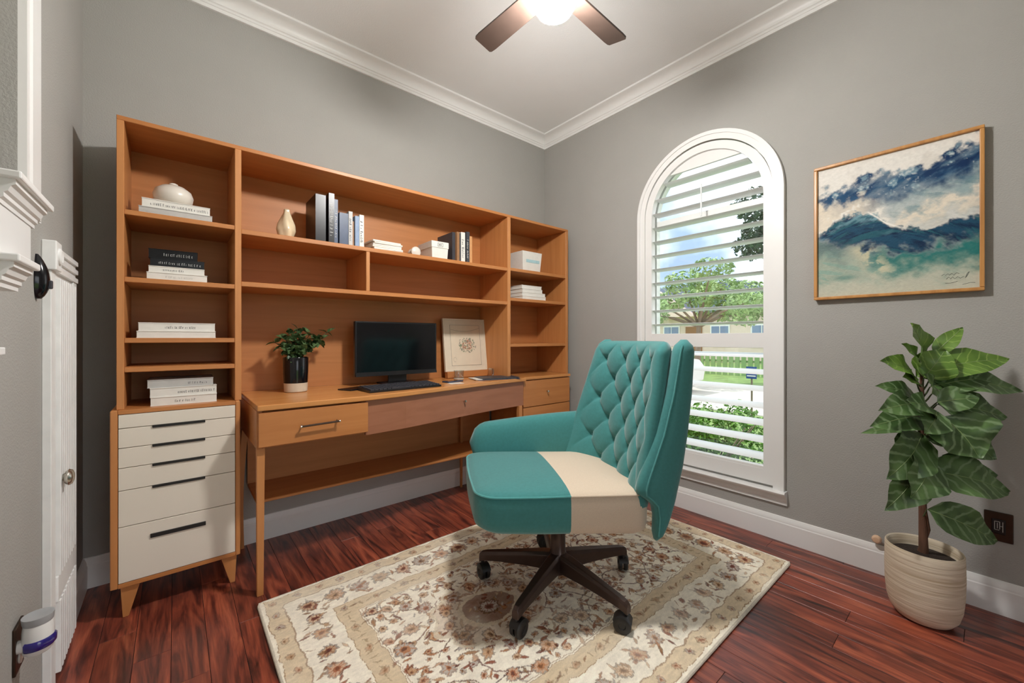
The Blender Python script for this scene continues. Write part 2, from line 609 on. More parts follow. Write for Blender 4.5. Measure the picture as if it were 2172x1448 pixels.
TILT = R(-7)
z = 1.19
while z < WS + 0.25:
    hw = 0.341
    if z + 0.03 > WS:
        hw = math.sqrt(max(0.0, 0.341 ** 2 - (z + 0.012 - WS) ** 2))
    louver(z, hw, TILT)
    z += 0.0945
z = 0.43
while z < 1.03:
    louver(z, 0.341, R(17))
    z += 0.0955
MB().tube([(-0.02, WY, 1.86), (-0.02, WY, 2.06)], 0.005, 8).build('tilt_rod', M['louver'], win)

# outer sash and glass
q = MB()
arch_band(q, 0.399, 0.362, 0.291, 0.34, 0.085, 0.13)
q.build('sash_frame', M['trim'], win, smooth=True, sharp=R(30))
bx('sash_rail', M['trim'], win, 0.085, 0.13, WY - 0.364, WY + 0.364, 1.87, 1.92)
M['pane'] = pane_mat('window_glass')
outl = arch_outline(0.363, 0.339, WS)
MB().prism(outl, 'x', 0.100, 0.104).build('pane', M['pane'], win)

# ================================================================ LEFT WALL DETAILS
# narrow white fluted door with block, header and casing
door = tag(thing('door_1', 'narrow white fluted access door with a metal knob', None), kind='structure')
DX = XW + 0.02
q = MB().box(XW, DX, -0.713, -0.655, 0.0, 1.31)
q.build('casing', M['trimold'], door, bevel=0.002)
q = MB().box(XW, DX, -0.36, -0.30, 0.0, 1.31)
q.build('casing', M['trimold'], door, bevel=0.002)
q = MB().box(XW, DX + 0.012, -0.72, -0.645, 1.31, 1.40)
blk = q.build('corner_block', M['trimold'], door, bevel=0.003)
MB().lathe([(0.026, 0), (0.026, 0.004), (0.018, 0.007), (0.012, 0.004), (0.0, 0.006)], (DX + 0.012, -0.682, 1.355), 20, 'x').build('rosette', M['trimold'], blk, smooth=True)
hd = MB()
for k in range(5):
    hd.box(XW, DX + (0.004 if k % 2 == 0 else -0.003), -0.645, -0.30, 1.31 + k * 0.016, 1.31 + (k + 1) * 0.016)
hd.build('header', M['trimold'], door)
lf = MB().box(XW, DX - 0.006, -0.655, -0.36, 0.02, 1.31)
leafd = lf.build('leaf', M['trimold'], door)
for k in range(9):
    y0 = -0.645 + k * 0.031
    MB().box(DX - 0.006, DX + 0.010, y0, y0 + 0.017, 0.34, 1.29).build('flute', M['trimold'], leafd, bevel=0.002)
    MB().box(DX - 0.006, DX + 0.010, y0, y0 + 0.017, 0.03, 0.26).build('flute', M['trimold'], leafd, bevel=0.002)
MB().box(DX - 0.006, DX + 0.006, -0.655, -0.36, 0.26, 0.34).build('lock_rail', M['trimold'], leafd, bevel=0.002)
kn = MB()
kn.lathe([(0.022, 0.0), (0.022, 0.004), (0.009, 0.006), (0.009, 0.012), (0.020, 0.016), (0.026, 0.024), (0.022, 0.032), (0.012, 0.036), (0, 0.037)], (DX, -0.62, 0.645), 24, 'x')
kn.build('knob', M['chrome'], door, smooth=True, sharp=R(60))

# casing beside the recess
q = MB()
q.prism([(XW, -0.955), (XW + 0.016, -0.955), (XW + 0.016, -0.93), (XW + 0.02, -0.92), (XW + 0.02, -0.835), (XW + 0.014, -0.825), (XW + 0.014, -0.80), (XW, -0.80)], 'z', 1.43, 2.62)
tag(q.build('trim_3', M['trim']), 'white vertical casing beside the recess at the far left', kind='structure')

# stepped mantel ledge near the camera
man = tag(thing('trim_4', 'white stepped mantel ledge with crown moulding at the left edge', None), kind='structure')
MB().box(XW, -2.788, -1.345, -1.12, 1.262, 1.36).build('frieze', M['trim'], man, bevel=0.002)
MB().box(XW, -2.757, -1.36, -1.085, 1.408, 1.423).build('ledge', M['trim'], man, bevel=0.003)
cp = [(XW, 1.36), (-2.786, 1.36), (-2.786, 1.368), (-2.781, 1.372), (-2.781, 1.380), (-2.776, 1.384), (-2.772, 1.394), (-2.766, 1.398), (-2.766, 1.408), (XW, 1.408)]
MB().prism(cp, 'y', -1.35, -1.10).build('crown', M['trim'], man)
MB().box(XW, -2.757, -1.37, -1.215, 1.247, 1.262).build('ledge', M['trim'], man, bevel=0.003)
cp2 = [(x, z - 0.161) for x, z in cp]
MB().prism(cp2, 'y', -1.362, -1.23).build('crown', M['trim'], man)
MB().box(XW, -2.762, -1.52, -1.43, 1.07, 1.084).build('ledge', M['trim'], man, bevel=0.002)
MB().box(XW, -2.786, -1.52, -1.40, 0.0, 0.99).build('pilaster', M['trim'], man, bevel=0.01)

# black teardrop handset on the wall
hs = thing('wall_handset', 'black glossy teardrop handset mounted on wall beside the fluted door', 'handset', (XW, -0.78, 1.215))
prof = []
rs = []
for i in range(15):
    t = i / 14
    zz = 0.13 * t
    w = 0.028 * math.sin(PI * min(1, (t * 0.93 + 0.04))) ** 0.6 * (1.0 - 0.45 * t)
    dp = 0.034 * math.sin(PI * (t * 0.92 + 0.05)) ** 0.6 * (1.0 - 0.35 * t)
    rs.append([(dp * max(0, math.sin(a)) if math.sin(a) > 0 else 0.0, w * math.cos(a), zz) for a in [2 * PI * k / 20 for k in range(20)]])
MB().rings(rs).build('body', M['blackgloss'], hs, smooth=True, sharp=R(60))
MB().box(0.018, 0.0335, -0.006, 0.006, 0.03, 0.055).build('button', M['bkdark'], hs, bevel=0.003)

# outlet with plug-in air freshener
pl = thing('outlet_plate', 'metal outlet plate low on the left wall', 'outlet', (XW, -0.965, 0.255))
MB().box(0, 0.006, -0.037, 0.037, 0, 0.118).build('plate', M['bronze'], pl, bevel=0.002)
MB().lathe([(0.017, 0), (0.017, 0.003), (0, 0.003)], (0.006, 0, 0.032), 20, 'x').build('socket', M['bkwhite'], pl)
af = thing('air_freshener', 'white plug-in air freshener with a purple window on the left wall', 'air freshener', (XW + 0.006, -0.985, 0.30))
M['whiteplastic'] = mat('white_plastic', lin(236, 235, 232), 0.3, var=0.01)
M['greyplastic'] = mat('grey_plastic', lin(168, 170, 172), 0.35, var=0.02)
M['purple'] = mat('purple_gel', lin(44, 34, 120), 0.12, var=0.15, coat=0.5)
MB().lathe([(0.016, 0.0), (0.016, 0.010), (0.022, 0.016)], (0, 0, 0.02), 20, 'x').build('plug', M['whiteplastic'], af, smooth=True)
MB().lathe([(0.022, 0.0), (0.027, 0.006), (0.029, 0.03), (0.028, 0.06), (0.026, 0.075)], (0.034, 0, -0.005), 24).build('body', M['whiteplastic'], af, smooth=True)
MB().lathe([(0.0265, 0.075), (0.028, 0.08), (0.029, 0.094), (0.026, 0.094), (0.012, 0.09), (0.0, 0.09)], (0.034, 0, -0.005), 24).build('collar', M['greyplastic'], af, smooth=True)
q = MB()
rs = []
for zz, rr in ((0.014, 0.0296), (0.018, 0.0325), (0.034, 0.033), (0.038, 0.030)):
    rs.append([(0.034 + rr * math.cos(a), rr * math.sin(a), zz - 0.005) for a in [R(-130 + 140 * k / 12) for k in range(13)]] +
              [(0.034 + 0.024 * math.cos(a), 0.024 * math.sin(a), zz - 0.005) for a in [R(10 - 140 * k / 12) for k in range(13)]])
q.rings(rs)
q.build('window', M['purple'], af, smooth=True, sharp=R(40))

# ================================================================ FURNITURE WALL
TOPZ = 0.818     # desk, chest and drawer-unit top
HF = -0.36       # hutch front plane
# --- chest of drawers
ch = thing('chest_of_drawers', 'tall honey wood chest with off-white drawer fronts on splayed legs', 'chest of drawers', (-2.513, -0.20, 0))
ox, oy = 2.513, 0.20


def loc(o, x0, x1, y0, y1, z0, z1):
    return (x0 + o[0], x1 + o[0], y0 + o[1], y1 + o[1], z0, z1)


CX0, CX1, CF = -2.722, -2.304, -0.385
O = (ox, oy)
bx('side_panel', M['honeyz'], ch, *loc(O, CX0, CX0 + 0.022, CF, -0.02, 0.125, TOPZ), bevel=0.003)
bx('side_panel', M['honeyz'], ch, *loc(O, CX1 - 0.018, CX1, CF, -0.02, 0.125, TOPZ), bevel=0.003)
bx('top_panel', M['honey'], ch, *loc(O, CX0 + 0.022, CX1 - 0.018, CF, -0.02, TOPZ - 0.016, TOPZ), bevel=0.001)
bx('bottom_panel', M['honey'], ch, *loc(O, CX0 + 0.022, CX1 - 0.018, CF, -0.02, 0.125, 0.142), bevel=0.001)
bx('back_panel', M['gapm'], ch, *loc(O, CX0 + 0.022, CX1 - 0.018, -0.36, -0.02, 0.142, TOPZ - 0.016), bevel=0)
dz = [TOPZ - 0.017, 0.747, 0.670, 0.592, 0.504, 0.362, 0.143]
DXL, DXR = CX0 + 0.0235, CX1 - 0.0195
hx0, hx1 = -2.60, -2.43
for i in range(6):
    zt, zb = dz[i] - 0.0012, dz[i + 1] + 0.0012
    d = bx('drawer', M['white_lac'], ch, *loc(O, DXL, DXR, CF - 0.001, -0.362, zb, zt), bevel=0.0012)
    if 1 <= i <= 4:
        # finger slot at the upper edge
        bx('pull', M['slot'], d, *loc(O, hx0, hx1, CF - 0.006, CF + 0.004, zt - 0.007, zt + 0.003), bevel=0.0008)
    if i == 5:
        bx('pull', M['slot'], d, *loc(O, hx0 - 0.006, hx1 + 0.002, CF - 0.006, CF + 0.004, 0.296, 0.312), bevel=0.001)
for sx, sy in ((0, 0), (1, 0), (0, 1), (1, 1)):
    q = MB()
    xo = CX0 + 0.028 if sx == 0 else CX1 - 0.012
    dirx = 1 if sx == 0 else -1
    y0 = CF + 0.012 if sy == 0 else -0.075
    top = [(xo, y0), (xo + dirx * 0.058, y0), (xo + dirx * 0.058, y0 + 0.045), (xo, y0 + 0.045)]
    bot = [(xo + dirx * 0.006, y0 + 0.006), (xo + dirx * 0.024, y0 + 0.006), (xo + dirx * 0.024, y0 + 0.028), (xo + dirx * 0.006, y0 + 0.028)]
    q.rings([[(x + ox, y + oy, 0.0) for x, y in bot], [(x + ox, y + oy, 0.125) for x, y in top]])
    q.build('leg', M['honeyz'], ch, bevel=0.002)

# --- desk
dk = thing('writing_desk', 'long honey wood desk with curved front, drawer and low shelf', 'desk', (-1.43, -0.3, 0))
O = (1.43, 0.3)
DL, DR = -2.268, -0.615
ctrl = [(-2.268, -0.605), (-1.80, -0.605), (-1.60, -0.585), (-1.35, -0.54), (-1.05, -0.485), (-0.80, -0.452), (DR, -0.44)]


def front_y(x):
    for a, b_ in zip(ctrl, ctrl[1:]):
        if a[0] <= x <= b_[0] + 1e-9:
            t = (x - a[0]) / (b_[0] - a[0])
            return a[1] + (b_[1] - a[1]) * t
    return ctrl[-1][1]


xs = [-2.268, -2.1, -1.95, -1.80] + [-1.80 + (DR + 1.80) * k / 16 for k in range(1, 17)]
poly = [(x + O[0], front_y(x) + O[1]) for x in xs] + [(DR + O[0], -0.022 + O[1]), (DL + O[0], -0.022 + O[1])]
MB().prism(poly, 'z', TOPZ - 0.024, TOPZ).build('desktop', M['top'], dk, bevel=0.004)
bx('side_panel', M['honey'], dk, *loc(O, DL, DL + 0.02, -0.585, -0.03, 0.632, TOPZ - 0.024))
bx('drawer_case', M['honey'], dk, *loc(O, DL + 0.02, -1.81, -0.575, -0.03, 0.632, TOPZ - 0.03))
dr = bx('drawer', M['honey'], dk, *loc(O, DL + 0.005, -1.803, -0.598, -0.575, 0.64, TOPZ - 0.032), bevel=0.002)
q = MB()
q.tube([(-2.10 + O[0], -0.598 + O[1], 0.712), (-2.10 + O[0], -0.622 + O[1], 0.712)], 0.004)
q.tube([(-1.95 + O[0], -0.598 + O[1], 0.716), (-1.95 + O[0], -0.622 + O[1], 0.716)], 0.004)
q.tube([(-2.106 + O[0], -0.622 + O[1], 0.712), (-1.944 + O[0], -0.622 + O[1], 0.716)], 0.0045)
hn = q.build('handle', M['bronze'], dr, smooth=True)
for xx, zz in ((-2.106, 0.712), (-1.944, 0.716)):
    MB().lathe([(0.0, -0.005), (0.0055, -0.003), (0.0055, 0.003), (0, 0.005)], (xx + O[0], -0.622 + O[1], zz), 12, 'x').build('cap', M['chrome'], dr, smooth=True)
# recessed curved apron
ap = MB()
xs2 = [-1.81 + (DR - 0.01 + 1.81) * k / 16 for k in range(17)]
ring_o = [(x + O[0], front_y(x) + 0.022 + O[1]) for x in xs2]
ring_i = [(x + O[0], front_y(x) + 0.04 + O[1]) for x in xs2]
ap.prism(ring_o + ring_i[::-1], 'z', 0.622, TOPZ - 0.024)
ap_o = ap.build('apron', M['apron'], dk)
MB().lathe([(0.004, 0), (0.004, 0.012), (0.008, 0.014), (0.007, 0.02), (0, 0.021)], (-1.17 + O[0], front_y(-1.17) + 0.022 + O[1], 0.715), 14, 'y').build('knob', M['chrome'], ap_o, smooth=True)
# legs
def taper_leg(x, y, z1, w0, w1, fx=0.0, fy=0.0, curve=0.0):
    q = MB()
    rs = []
    for i in range(7):
        t = i / 6
        w = w0 + (w1 - w0) * t
        cx_ = x + fx * (1 - t) + curve * math.sin(PI * t)
        cy_ = y + fy * (1 - t)
        rs.append([(cx_ - w / 2 + O[0], cy_ - w / 2 + O[1], z1 * t), (cx_ + w / 2 + O[0], cy_ - w / 2 + O[1], z1 * t),
                   (cx_ + w / 2 + O[0], cy_ + w / 2 + O[1], z1 * t), (cx_ - w / 2 + O[0], cy_ + w / 2 + O[1], z1 * t)])
    q.rings(rs)
    return q.build('leg', M['honeyz'], dk, bevel=0.0015)


taper_leg(-2.251, -0.560, 0.632, 0.024, 0.03, 0.0, 0.012)
taper_leg(-2.248, -0.045, 0.632, 0.016, 0.03, -0.012, 0.0, -0.012)
taper_leg(-0.66, -0.415, 0.622, 0.02, 0.03)
taper_leg(-0.91, -0.048, TOPZ - 0.024, 0.014, 0.024)
bx('low_shelf', M['honey'], dk, *loc(O, -2.236, -0.64, -0.335, -0.03, 0.316, 0.33), bevel=0.003)
bx('modesty_panel', M['back'], dk, *loc(O, -2.236, -0.64, -0.034, -0.022, 0.33, TOPZ - 0.024), bevel=0)

# --- drawer unit at the right end
du = thing('drawer_unit', 'small honey wood drawer unit beside the desk, under the bookcase', 'drawer unit', (-0.36, -0.2, 0))
O = (0.36, 0.2)
UX0, UX1, UF, BR_ = -0.613, -0.116, -0.40, -0.088
bx('body', M['honey'], du, *loc(O, UX0, UX1, UF + 0.014, -0.022, 0.06, TOPZ - 0.02))
bx('top_panel', M['top'], du, *loc(O, UX0, UX1, UF - 0.012, -0.022, TOPZ - 0.02, TOPZ), bevel=0.003)
uz = [TOPZ - 0.024, 0.597, 0.43, 0.26, 0.062]
for i in range(4):
    d = bx('drawer', M['honey'], du, *loc(O, UX0 + 0.002, UX1 - 0.002, UF - 0.004, UF + 0.014, uz[i + 1] + 0.003, uz[i] - 0.003), bevel=0.002)
    MB().lathe([(0.004, 0), (0.004, 0.012), (0.008, 0.014), (0.008, 0.022), (0, 0.024)], (-0.375 + O[0], UF - 0.004 + O[1], (uz[i] + uz[i + 1]) / 2 + 0.005), 14, 'y').build('knob', M['chrome'], d, smooth=True)
bx('side_panel', M['honeyz'], du, *loc(O, UX1, BR_, HF, -0.012, 0, TOPZ))
bx('plinth', M['honey'], du, *loc(O, UX0 + 0.02, UX1 - 0.02, UF + 0.05, -0.04, 0, 0.06))

# --- bookcase hutch spanning all three
bc = thing('bookcase', 'long honey wood open bookcase standing on the chest and desk', 'bookcase', (-1.395, -0.19, TOPZ))
O = (1.395, 0.19)
BL, BR = -2.706, -0.088
ZT = 1.978


def bb(name, m, x0, x1, y0, y1, z0, z1, bevel=0.0015):
    return bx(name, m, bc, x0 + O[0], x1 + O[0], y0 + O[1], y1 + O[1], z0 - TOPZ, z1 - TOPZ, bevel)


bb('top_panel', M['honey'], BL, BR, HF, -0.012, ZT - 0.018, ZT)
bb('side_panel', M['honeyz'], BL, BL + 0.022, HF, -0.012, TOPZ, ZT - 0.018)
bb('side_panel', M['honeyz'], BR - 0.026, BR, HF, -0.012, TOPZ, ZT - 0.018)
bb('divider', M['honeyz'], -2.322, -2.297, HF, -0.022, TOPZ, ZT - 0.018)
bb('divider', M['honeyz'], -0.722, -0.694, HF, -0.022, TOPZ, ZT - 0.018)
bb('back_panel', M['back'], BL + 0.022, BR - 0.026, -0.022, -0.012, TOPZ, ZT - 0.018, 0)
for zz in (1.612, 1.344, 1.101, 0.984):
    bb('shelf', M['honey'], BL + 0.022, -2.322, HF + 0.002, -0.022, zz - 0.02, zz)
for zz in (1.600, 1.360):
    bb('shelf', M['honey'], -2.297, -0.722, HF + 0.002, -0.022, zz - 0.022, zz)
bb('divider', M['honeyz'], -1.724, -1.704, HF + 0.004, -0.022, 1.360, 1.578)
for zz in (1.604, 1.390, 1.060):
    bb('shelf', M['honey'], -0.694, BR - 0.026, HF + 0.002, -0.022, zz - 0.022, zz)

# ================================================================ BOOKS AND SHELF OBJECTS
brnd = random.Random(5)


def book_flat(label, x0, x1, z0, z1, yf, depth, cover, rz=0.0, ink=None, group=None, glyphs=9, gx=(0.3, 0.75)):
    w, h = x1 - x0, z1 - z0
    t = thing('book', label, 'book', ((x0 + x1) / 2, yf + depth / 2, z0), rz, group)
    c = MB()
    e = 0.0025
    c.box(-w / 2, w / 2, -depth / 2, depth / 2, 0, e)
    c.box(-w / 2, w / 2, -depth / 2, depth / 2, h - e, h)
    c.box(-w / 2 + 0.001, w / 2 - 0.001, -depth / 2 + 0.0022, -depth / 2 + 0.0022 + e, e, h - e)
    cv = c.build('cover', M[cover], t)
    MB().box(-w / 2 + 0.003, w / 2 - 0.003, -depth / 2 + e + 0.0022, depth / 2 - 0.004, e, h - e).build('pages', M['page'], t)
    if ink:
        g = MB()
        xg = -w / 2 + gx[0] * w
        while xg < -w / 2 + gx[1] * w:
            gw = brnd.choice([0.002, 0.003, 0.004])
            gh = h * brnd.uniform(0.18, 0.3)
            g.box(xg, xg + gw * 0.45, -depth / 2 + 0.0016, -depth / 2 + 0.0022, h * 0.3, h * 0.3 + gh)
            if brnd.random() < 0.7:
                g.box(xg, xg + gw, -depth / 2 + 0.0016, -depth / 2 + 0.0022, h * 0.3 + gh * 0.85, h * 0.3 + gh)
            if brnd.random() < 0.5:
                g.box(xg, xg + gw, -depth / 2 + 0.0016, -depth / 2 + 0.0022, h * 0.3, h * 0.3 + gh * 0.15)
            xg += gw + brnd.choice([0.002, 0.003, 0.006])
        g.build('lettering', M[ink], cv)
    return t


def book_up(label, x0, x1, z0, z1, yf, depth, cover, ink=None, group=None, tilt=0.0):
    w, h = x1 - x0, z1 - z0
    t = thing('book', label, 'book', ((x0 + x1) / 2, yf + depth / 2, z0), 0.0, group)
    t.rotation_euler = (0, tilt, 0)
    c = MB()
    e = min(0.003, w * 0.22)
    c.box(-w / 2, -w / 2 + e, -depth / 2, depth / 2, 0, h)
    c.box(w / 2 - e, w / 2, -depth / 2, depth / 2, 0, h)
    c.box(-w / 2 + e, w / 2 - e, -depth / 2, -depth / 2 + e, 0, h)
    cv = c.build('cover', M[cover], t)
    MB().box(-w / 2 + e, w / 2 - e, -depth / 2 + e, depth / 2 - 0.004, 0.003, h - 0.004).build('pages', M['page'], t)
    if ink:
        g = MB()
        zg = h * 0.15
        while zg < h * 0.8:
            gh = brnd.choice([0.004, 0.006, 0.008])
            g.box(-w * 0.28, w * brnd.uniform(0.0, 0.3), -depth / 2 - 0.0004, -depth / 2, zg, zg + gh * 0.5)
            if brnd.random() < 0.6:
                g.box(-w * 0.28, -w * 0.16, -depth / 2 - 0.0004, -depth / 2, zg, zg + gh)
            zg += gh + brnd.choice([0.002, 0.004, 0.012])
        g.build('lettering', M[ink], cv)
    return t


BY = -0.335
S = 1.612
book_flat('light grey book lying under another beneath the white stone vase', -2.644, -2.402, S, S + 0.03, BY, 0.2, 'bkgrey', 0, 'inkpale', 'books on the top left shelf', gx=(0.05, 0.4))
book_flat('white book directly beneath the round white stone vase', -2.637, -2.412, S + 0.03, S + 0.066, BY + 0.006, 0.19, 'bkwhite', R(1.5), 'ink', 'books on the top left shelf', gx=(0.12, 0.96))
S = 1.344
G = 'black and white books stacked on the second left shelf'
book_flat('white book at the bottom of the black and white stack', -2.62, -2.42, S, S + 0.031, BY, 0.17, 'bkwhite', 0, 'inkpale', G)
book_flat('thin white book second from bottom of the black and white stack', -2.613, -2.428, S + 0.031, S + 0.058, BY + 0.006, 0.16, 'bkwhite', R(-1), 'ink', G, gx=(0.25, 0.6))
book_flat('black book with pale lettering under the topmost black book', -2.611, -2.431, S + 0.058, S + 0.092, BY + 0.008, 0.155, 'bkblack', R(1), 'inkpale', G, gx=(0.15, 0.92))
book_flat('black book on top of the black and white stack', -2.612, -2.451, S + 0.092, S + 0.13, BY + 0.012, 0.15, 'bkblack', R(-2), 'inkpale', G, gx=(0.3, 0.9))
S = 1.101
G = 'white books on the middle left shelf'
book_flat('plain long white book lying lowest of the pair on the middle left shelf', -2.65, -2.39, S, S + 0.029, BY, 0.19, 'bkwhite', 0, None, G)
book_flat('long white book with dark spine lettering on top of the plain one', -2.645, -2.392, S + 0.029, S + 0.064, BY + 0.003, 0.185, 'bkwhite', 0, 'ink', G, gx=(0.33, 0.72))
S = TOPZ
G = 'white magazines stacked on the chest'
book_flat('white volume at the bottom of the stack on the chest', -2.608, -2.386, S, S + 0.036, BY, 0.18, 'bkwhite', 0, 'ink', G, gx=(0.35, 0.66))
book_flat('white volume in the middle of the stack on the chest', -2.612, -2.388, S + 0.036, S + 0.074, BY + 0.004, 0.175, 'bkwhite', R(1.5), 'ink', G, gx=(0.4, 0.95))
book_flat('pale grey volume on top of the stack on the chest', -2.616, -2.396, S + 0.074, S + 0.108, BY + 0.008, 0.17, 'bkgrey', R(-1.5), 'ink', G, gx=(0.6, 0.9))

# round white stone vase
M['marble'] = mat('white_stone', lin(224, 216, 205), 0.3, var=0.05, scale=9)
va = thing('vase', 'squat round white stone vase on the top left books', 'vase', (-2.535, -0.25, 1.612 + 0.066))
MB().lathe([(0.03, 0), (0.05, 0.006), (0.066, 0.022), (0.07, 0.045), (0.062, 0.068), (0.04, 0.085), (0.02, 0.091), (0.013, 0.091)], (0, 0, 0), 32).build('body', M['marble'], va, smooth=True, sharp=R(60))
MB().lathe([(0.013, 0.090), (0.016, 0.094), (0.015, 0.099), (0.008, 0.102), (0, 0.102)], (0, 0, 0), 20).build('stopper', M['marble'], va, smooth=True, sharp=R(60))

# ivory twisted vase
S = 1.600
va = thing('vase', 'ivory twisted teardrop vase beside the black binders', 'vase', (-2.10, -0.27, S))
M['shell'] = mat('ivory_glaze', lin(216, 196, 164), 0.2, var=0.22, scale=16, stretch=(1, 1, 0.35), coat=0.3)
rs = []
for i in range(22):
    t = i / 21
    r0 = float(np.interp(t, [0, 0.08, 0.3, 0.5, 0.75, 0.92, 1], [0.026, 0.033, 0.041, 0.037, 0.023, 0.014, 0.013]))
    rs.append([((r0 * (1 + 0.10 * math.sin(4 * a + 4.5 * t))) * math.cos(a) + 0.004 * t, (r0 * (1 + 0.10 * math.sin(4 * a + 4.5 * t))) * math.sin(a), 0.148 * t) for a in [2 * PI * k / 28 for k in range(28)]])
MB().rings(rs, True, False).build('body', M['shell'], va, smooth=True, sharp=R(70))
MB().lathe([(0.0135, 0.146), (0.014, 0.149), (0.0125, 0.151), (0.009, 0.149), (0.008, 0.138), (0, 0.136)], (0.004, 0, 0), 20).build('rim', M['shell'], va, smooth=True)

BU = -0.335
G = 'upright books left of the paper stack'
book_up('thick black binder leaning at the left of the upright books', -1.972, -1.922, S, S + 0.25, BU + 0.02, 0.2, 'bkblack', None, G)
book_up('tall black glossy binder with pale marks on its spine', -1.913, -1.885, S, S + 0.262, BU, 0.22, 'bkblack', 'inkpale', G)
book_up('dark navy slim volume next to the tall black binder', -1.884, -1.866, S, S + 0.236, BU + 0.004, 0.2, 'bkblue', 'inkpale', G)
book_up('wide slate blue book in the upright row', -1.858, -1.812, S, S + 0.172, BU + 0.004, 0.17, 'bkblue', None, G)
book_up('grey spined book beside the wide slate blue one', -1.811, -1.791, S, S + 0.186, BU, 0.17, 'bkgrey', 'ink', G)
book_up('thin brown book in the upright row', -1.790, -1.780, S, S + 0.138, BU + 0.01, 0.15, 'bkbrown', None, G)
book_up('pale blue upright book next to the white spined one', -1.777, -1.755, S, S + 0.168, BU, 0.16, 'bkpale', None, G)
book_up('white spined upright book at the right end of the row', -1.754, -1.730, S, S + 0.178, BU - 0.002, 0.16, 'bkwhite', 'ink', G)

# loose stack of papers
pp = thing('paper_stack', 'loose stack of white papers between books and white box', 'paper', (-1.575, -0.25, S))
prn = random.Random(3)
for k in range(6):
    o = MB().box(-0.085, 0.085, -0.075, 0.075, 0, 0.0095).build('sheaf', M['bkwhite'] if k % 2 else M['page'], pp, bevel=0.0015)
    o.location = (prn.uniform(-0.006, 0.006) - 0.005 * k * 0.6, prn.uniform(-0.004, 0.004), k * 0.0098)
    o.rotation_euler = (0, 0, R(prn.uniform(-4, 4)))

# small frosted bulb-like bottle
M['frost'] = mat('frosted_glass', lin(214, 208, 198), 0.25, var=0.05)
bt = thing('bottle', 'small frosted round bottle lying beside the white box', 'bottle', (-1.395, -0.26, S))
MB().lathe([(0, -0.045), (0.02, -0.042), (0.026, -0.02), (0.022, 0.0), (0.012, 0.012), (0.012, 0.02)], (0, 0.0, 0.031), 20, 'y').build('body', M['frost'], bt, smooth=True)
MB().lathe([(0.012, 0.02), (0.031, 0.022), (0.031, 0.034), (0.024, 0.040), (0, 0.041)], (0, 0.0, 0.031), 24, 'y').build('cap', M['frost'], bt, smooth=True)

# white storage box with label holder
sb = thing('storage_box', 'white lidded storage box with label holder on the long shelf', 'box', (-1.25, -0.245, S))
MB().rings([[(-0.054, -0.085, 0), (0.054, -0.085, 0), (0.054, 0.085, 0), (-0.054, 0.085, 0)], [(-0.058, -0.088, 0.068), (0.058, -0.088, 0.068), (0.058, 0.088, 0.068), (-0.058, 0.088, 0.068)]]).build('body', M['bkwhite'], sb, bevel=0.001)
MB().box(-0.061, 0.061, -0.091, 0.091, 0.068, 0.108).build('lid', M['bkwhite'], sb, bevel=0.002)
q = MB()
for x0, x1, z0, z1 in ((-0.018, 0.018, 0.097, 0.0985), (-0.018, 0.018, 0.076, 0.0775), (-0.018, -0.0165, 0.076, 0.0985), (0.0165, 0.018, 0.076, 0.0985), (-0.01, -0.008, 0.081, 0.093), (-0.003, -0.001, 0.081, 0.093), (0.004, 0.006, 0.081, 0.093), (-0.01, 0.009, 0.0865, 0.088)):
    q.box(x0, x1, -0.0922, -0.091, z0, z1)
q.build('label_holder', M['ink'], sb)

G = 'upright books right of the white box'
book_up('wide grey book showing its cover beside the white box', -1.150, -1.128, S, S + 0.19, BU + 0.02, 0.19, 'bkdark', None, G)
book_up('brown spined upright book right of the white box', -1.127, -1.108, S, S + 0.192, BU, 0.16, 'bkbrown', None, G)
book_up('thin charcoal book between brown and white spines', -1.107, -1.096, S, S + 0.188, BU + 0.004, 0.15, 'bkdark', None, G)
book_up('white spined book amid the right-hand upright books', -1.095, -1.064, S, S + 0.195, BU, 0.16, 'bkwhite', 'ink', G)
book_up('charcoal book with pale lettering in the right-hand group', -1.056, -1.030, S, S + 0.204, BU - 0.002, 0.16, 'bkdark', 'inkpale', G)
book_up('tan spined book at the right end of the right-hand group', -1.026, -1.006, S, S + 0.18, BU + 0.004, 0.15, 'bktan', None, G)

# right column
S = 1.604
rb = thing('storage_box', 'white tapered box with a pale blue stripe on the upper right shelf', 'box', (-0.45, -0.235, S))
MB().rings([[(-0.088, -0.082, 0), (0.088, -0.082, 0), (0.088, 0.082, 0), (-0.088, 0.082, 0)], [(-0.10, -0.092, 0.15), (0.10, -0.092, 0.15), (0.10, 0.092, 0.15), (-0.10, 0.092, 0.15)]]).build('body', M['bkwhite'], rb, bevel=0.002)
M['pblue'] = mat('pale_blue_print', lin(168, 200, 206), 0.6)
MB().rings([[(-0.06, -0.0884, 0.068), (0.075, -0.0884, 0.068), (0.075, -0.087, 0.068), (-0.06, -0.087, 0.068)], [(-0.06, -0.0902, 0.09), (0.075, -0.0902, 0.09), (0.075, -0.088, 0.09), (-0.06, -0.088, 0.09)]]).build('stripe', M['pblue'], rb)
S = 1.390
G = 'white books on the second right shelf'
for k, (x0, x1, lab) in enumerate(((-0.558, -0.315, 'white book at the bottom of the stack on the second right shelf'),
                                   (-0.558, -0.318, 'white book second from bottom on the second right shelf'),
                                   (-0.552, -0.345, 'white book second from top on the second right shelf'),
                                   (-0.554, -0.350, 'white book on top of the stack on the second right shelf'))):
    book_flat(lab, x0, x1, S + k * 0.027, S + (k + 1) * 0.027, BY + 0.004 * k, 0.18, 'bkwhite', 0, None, G)

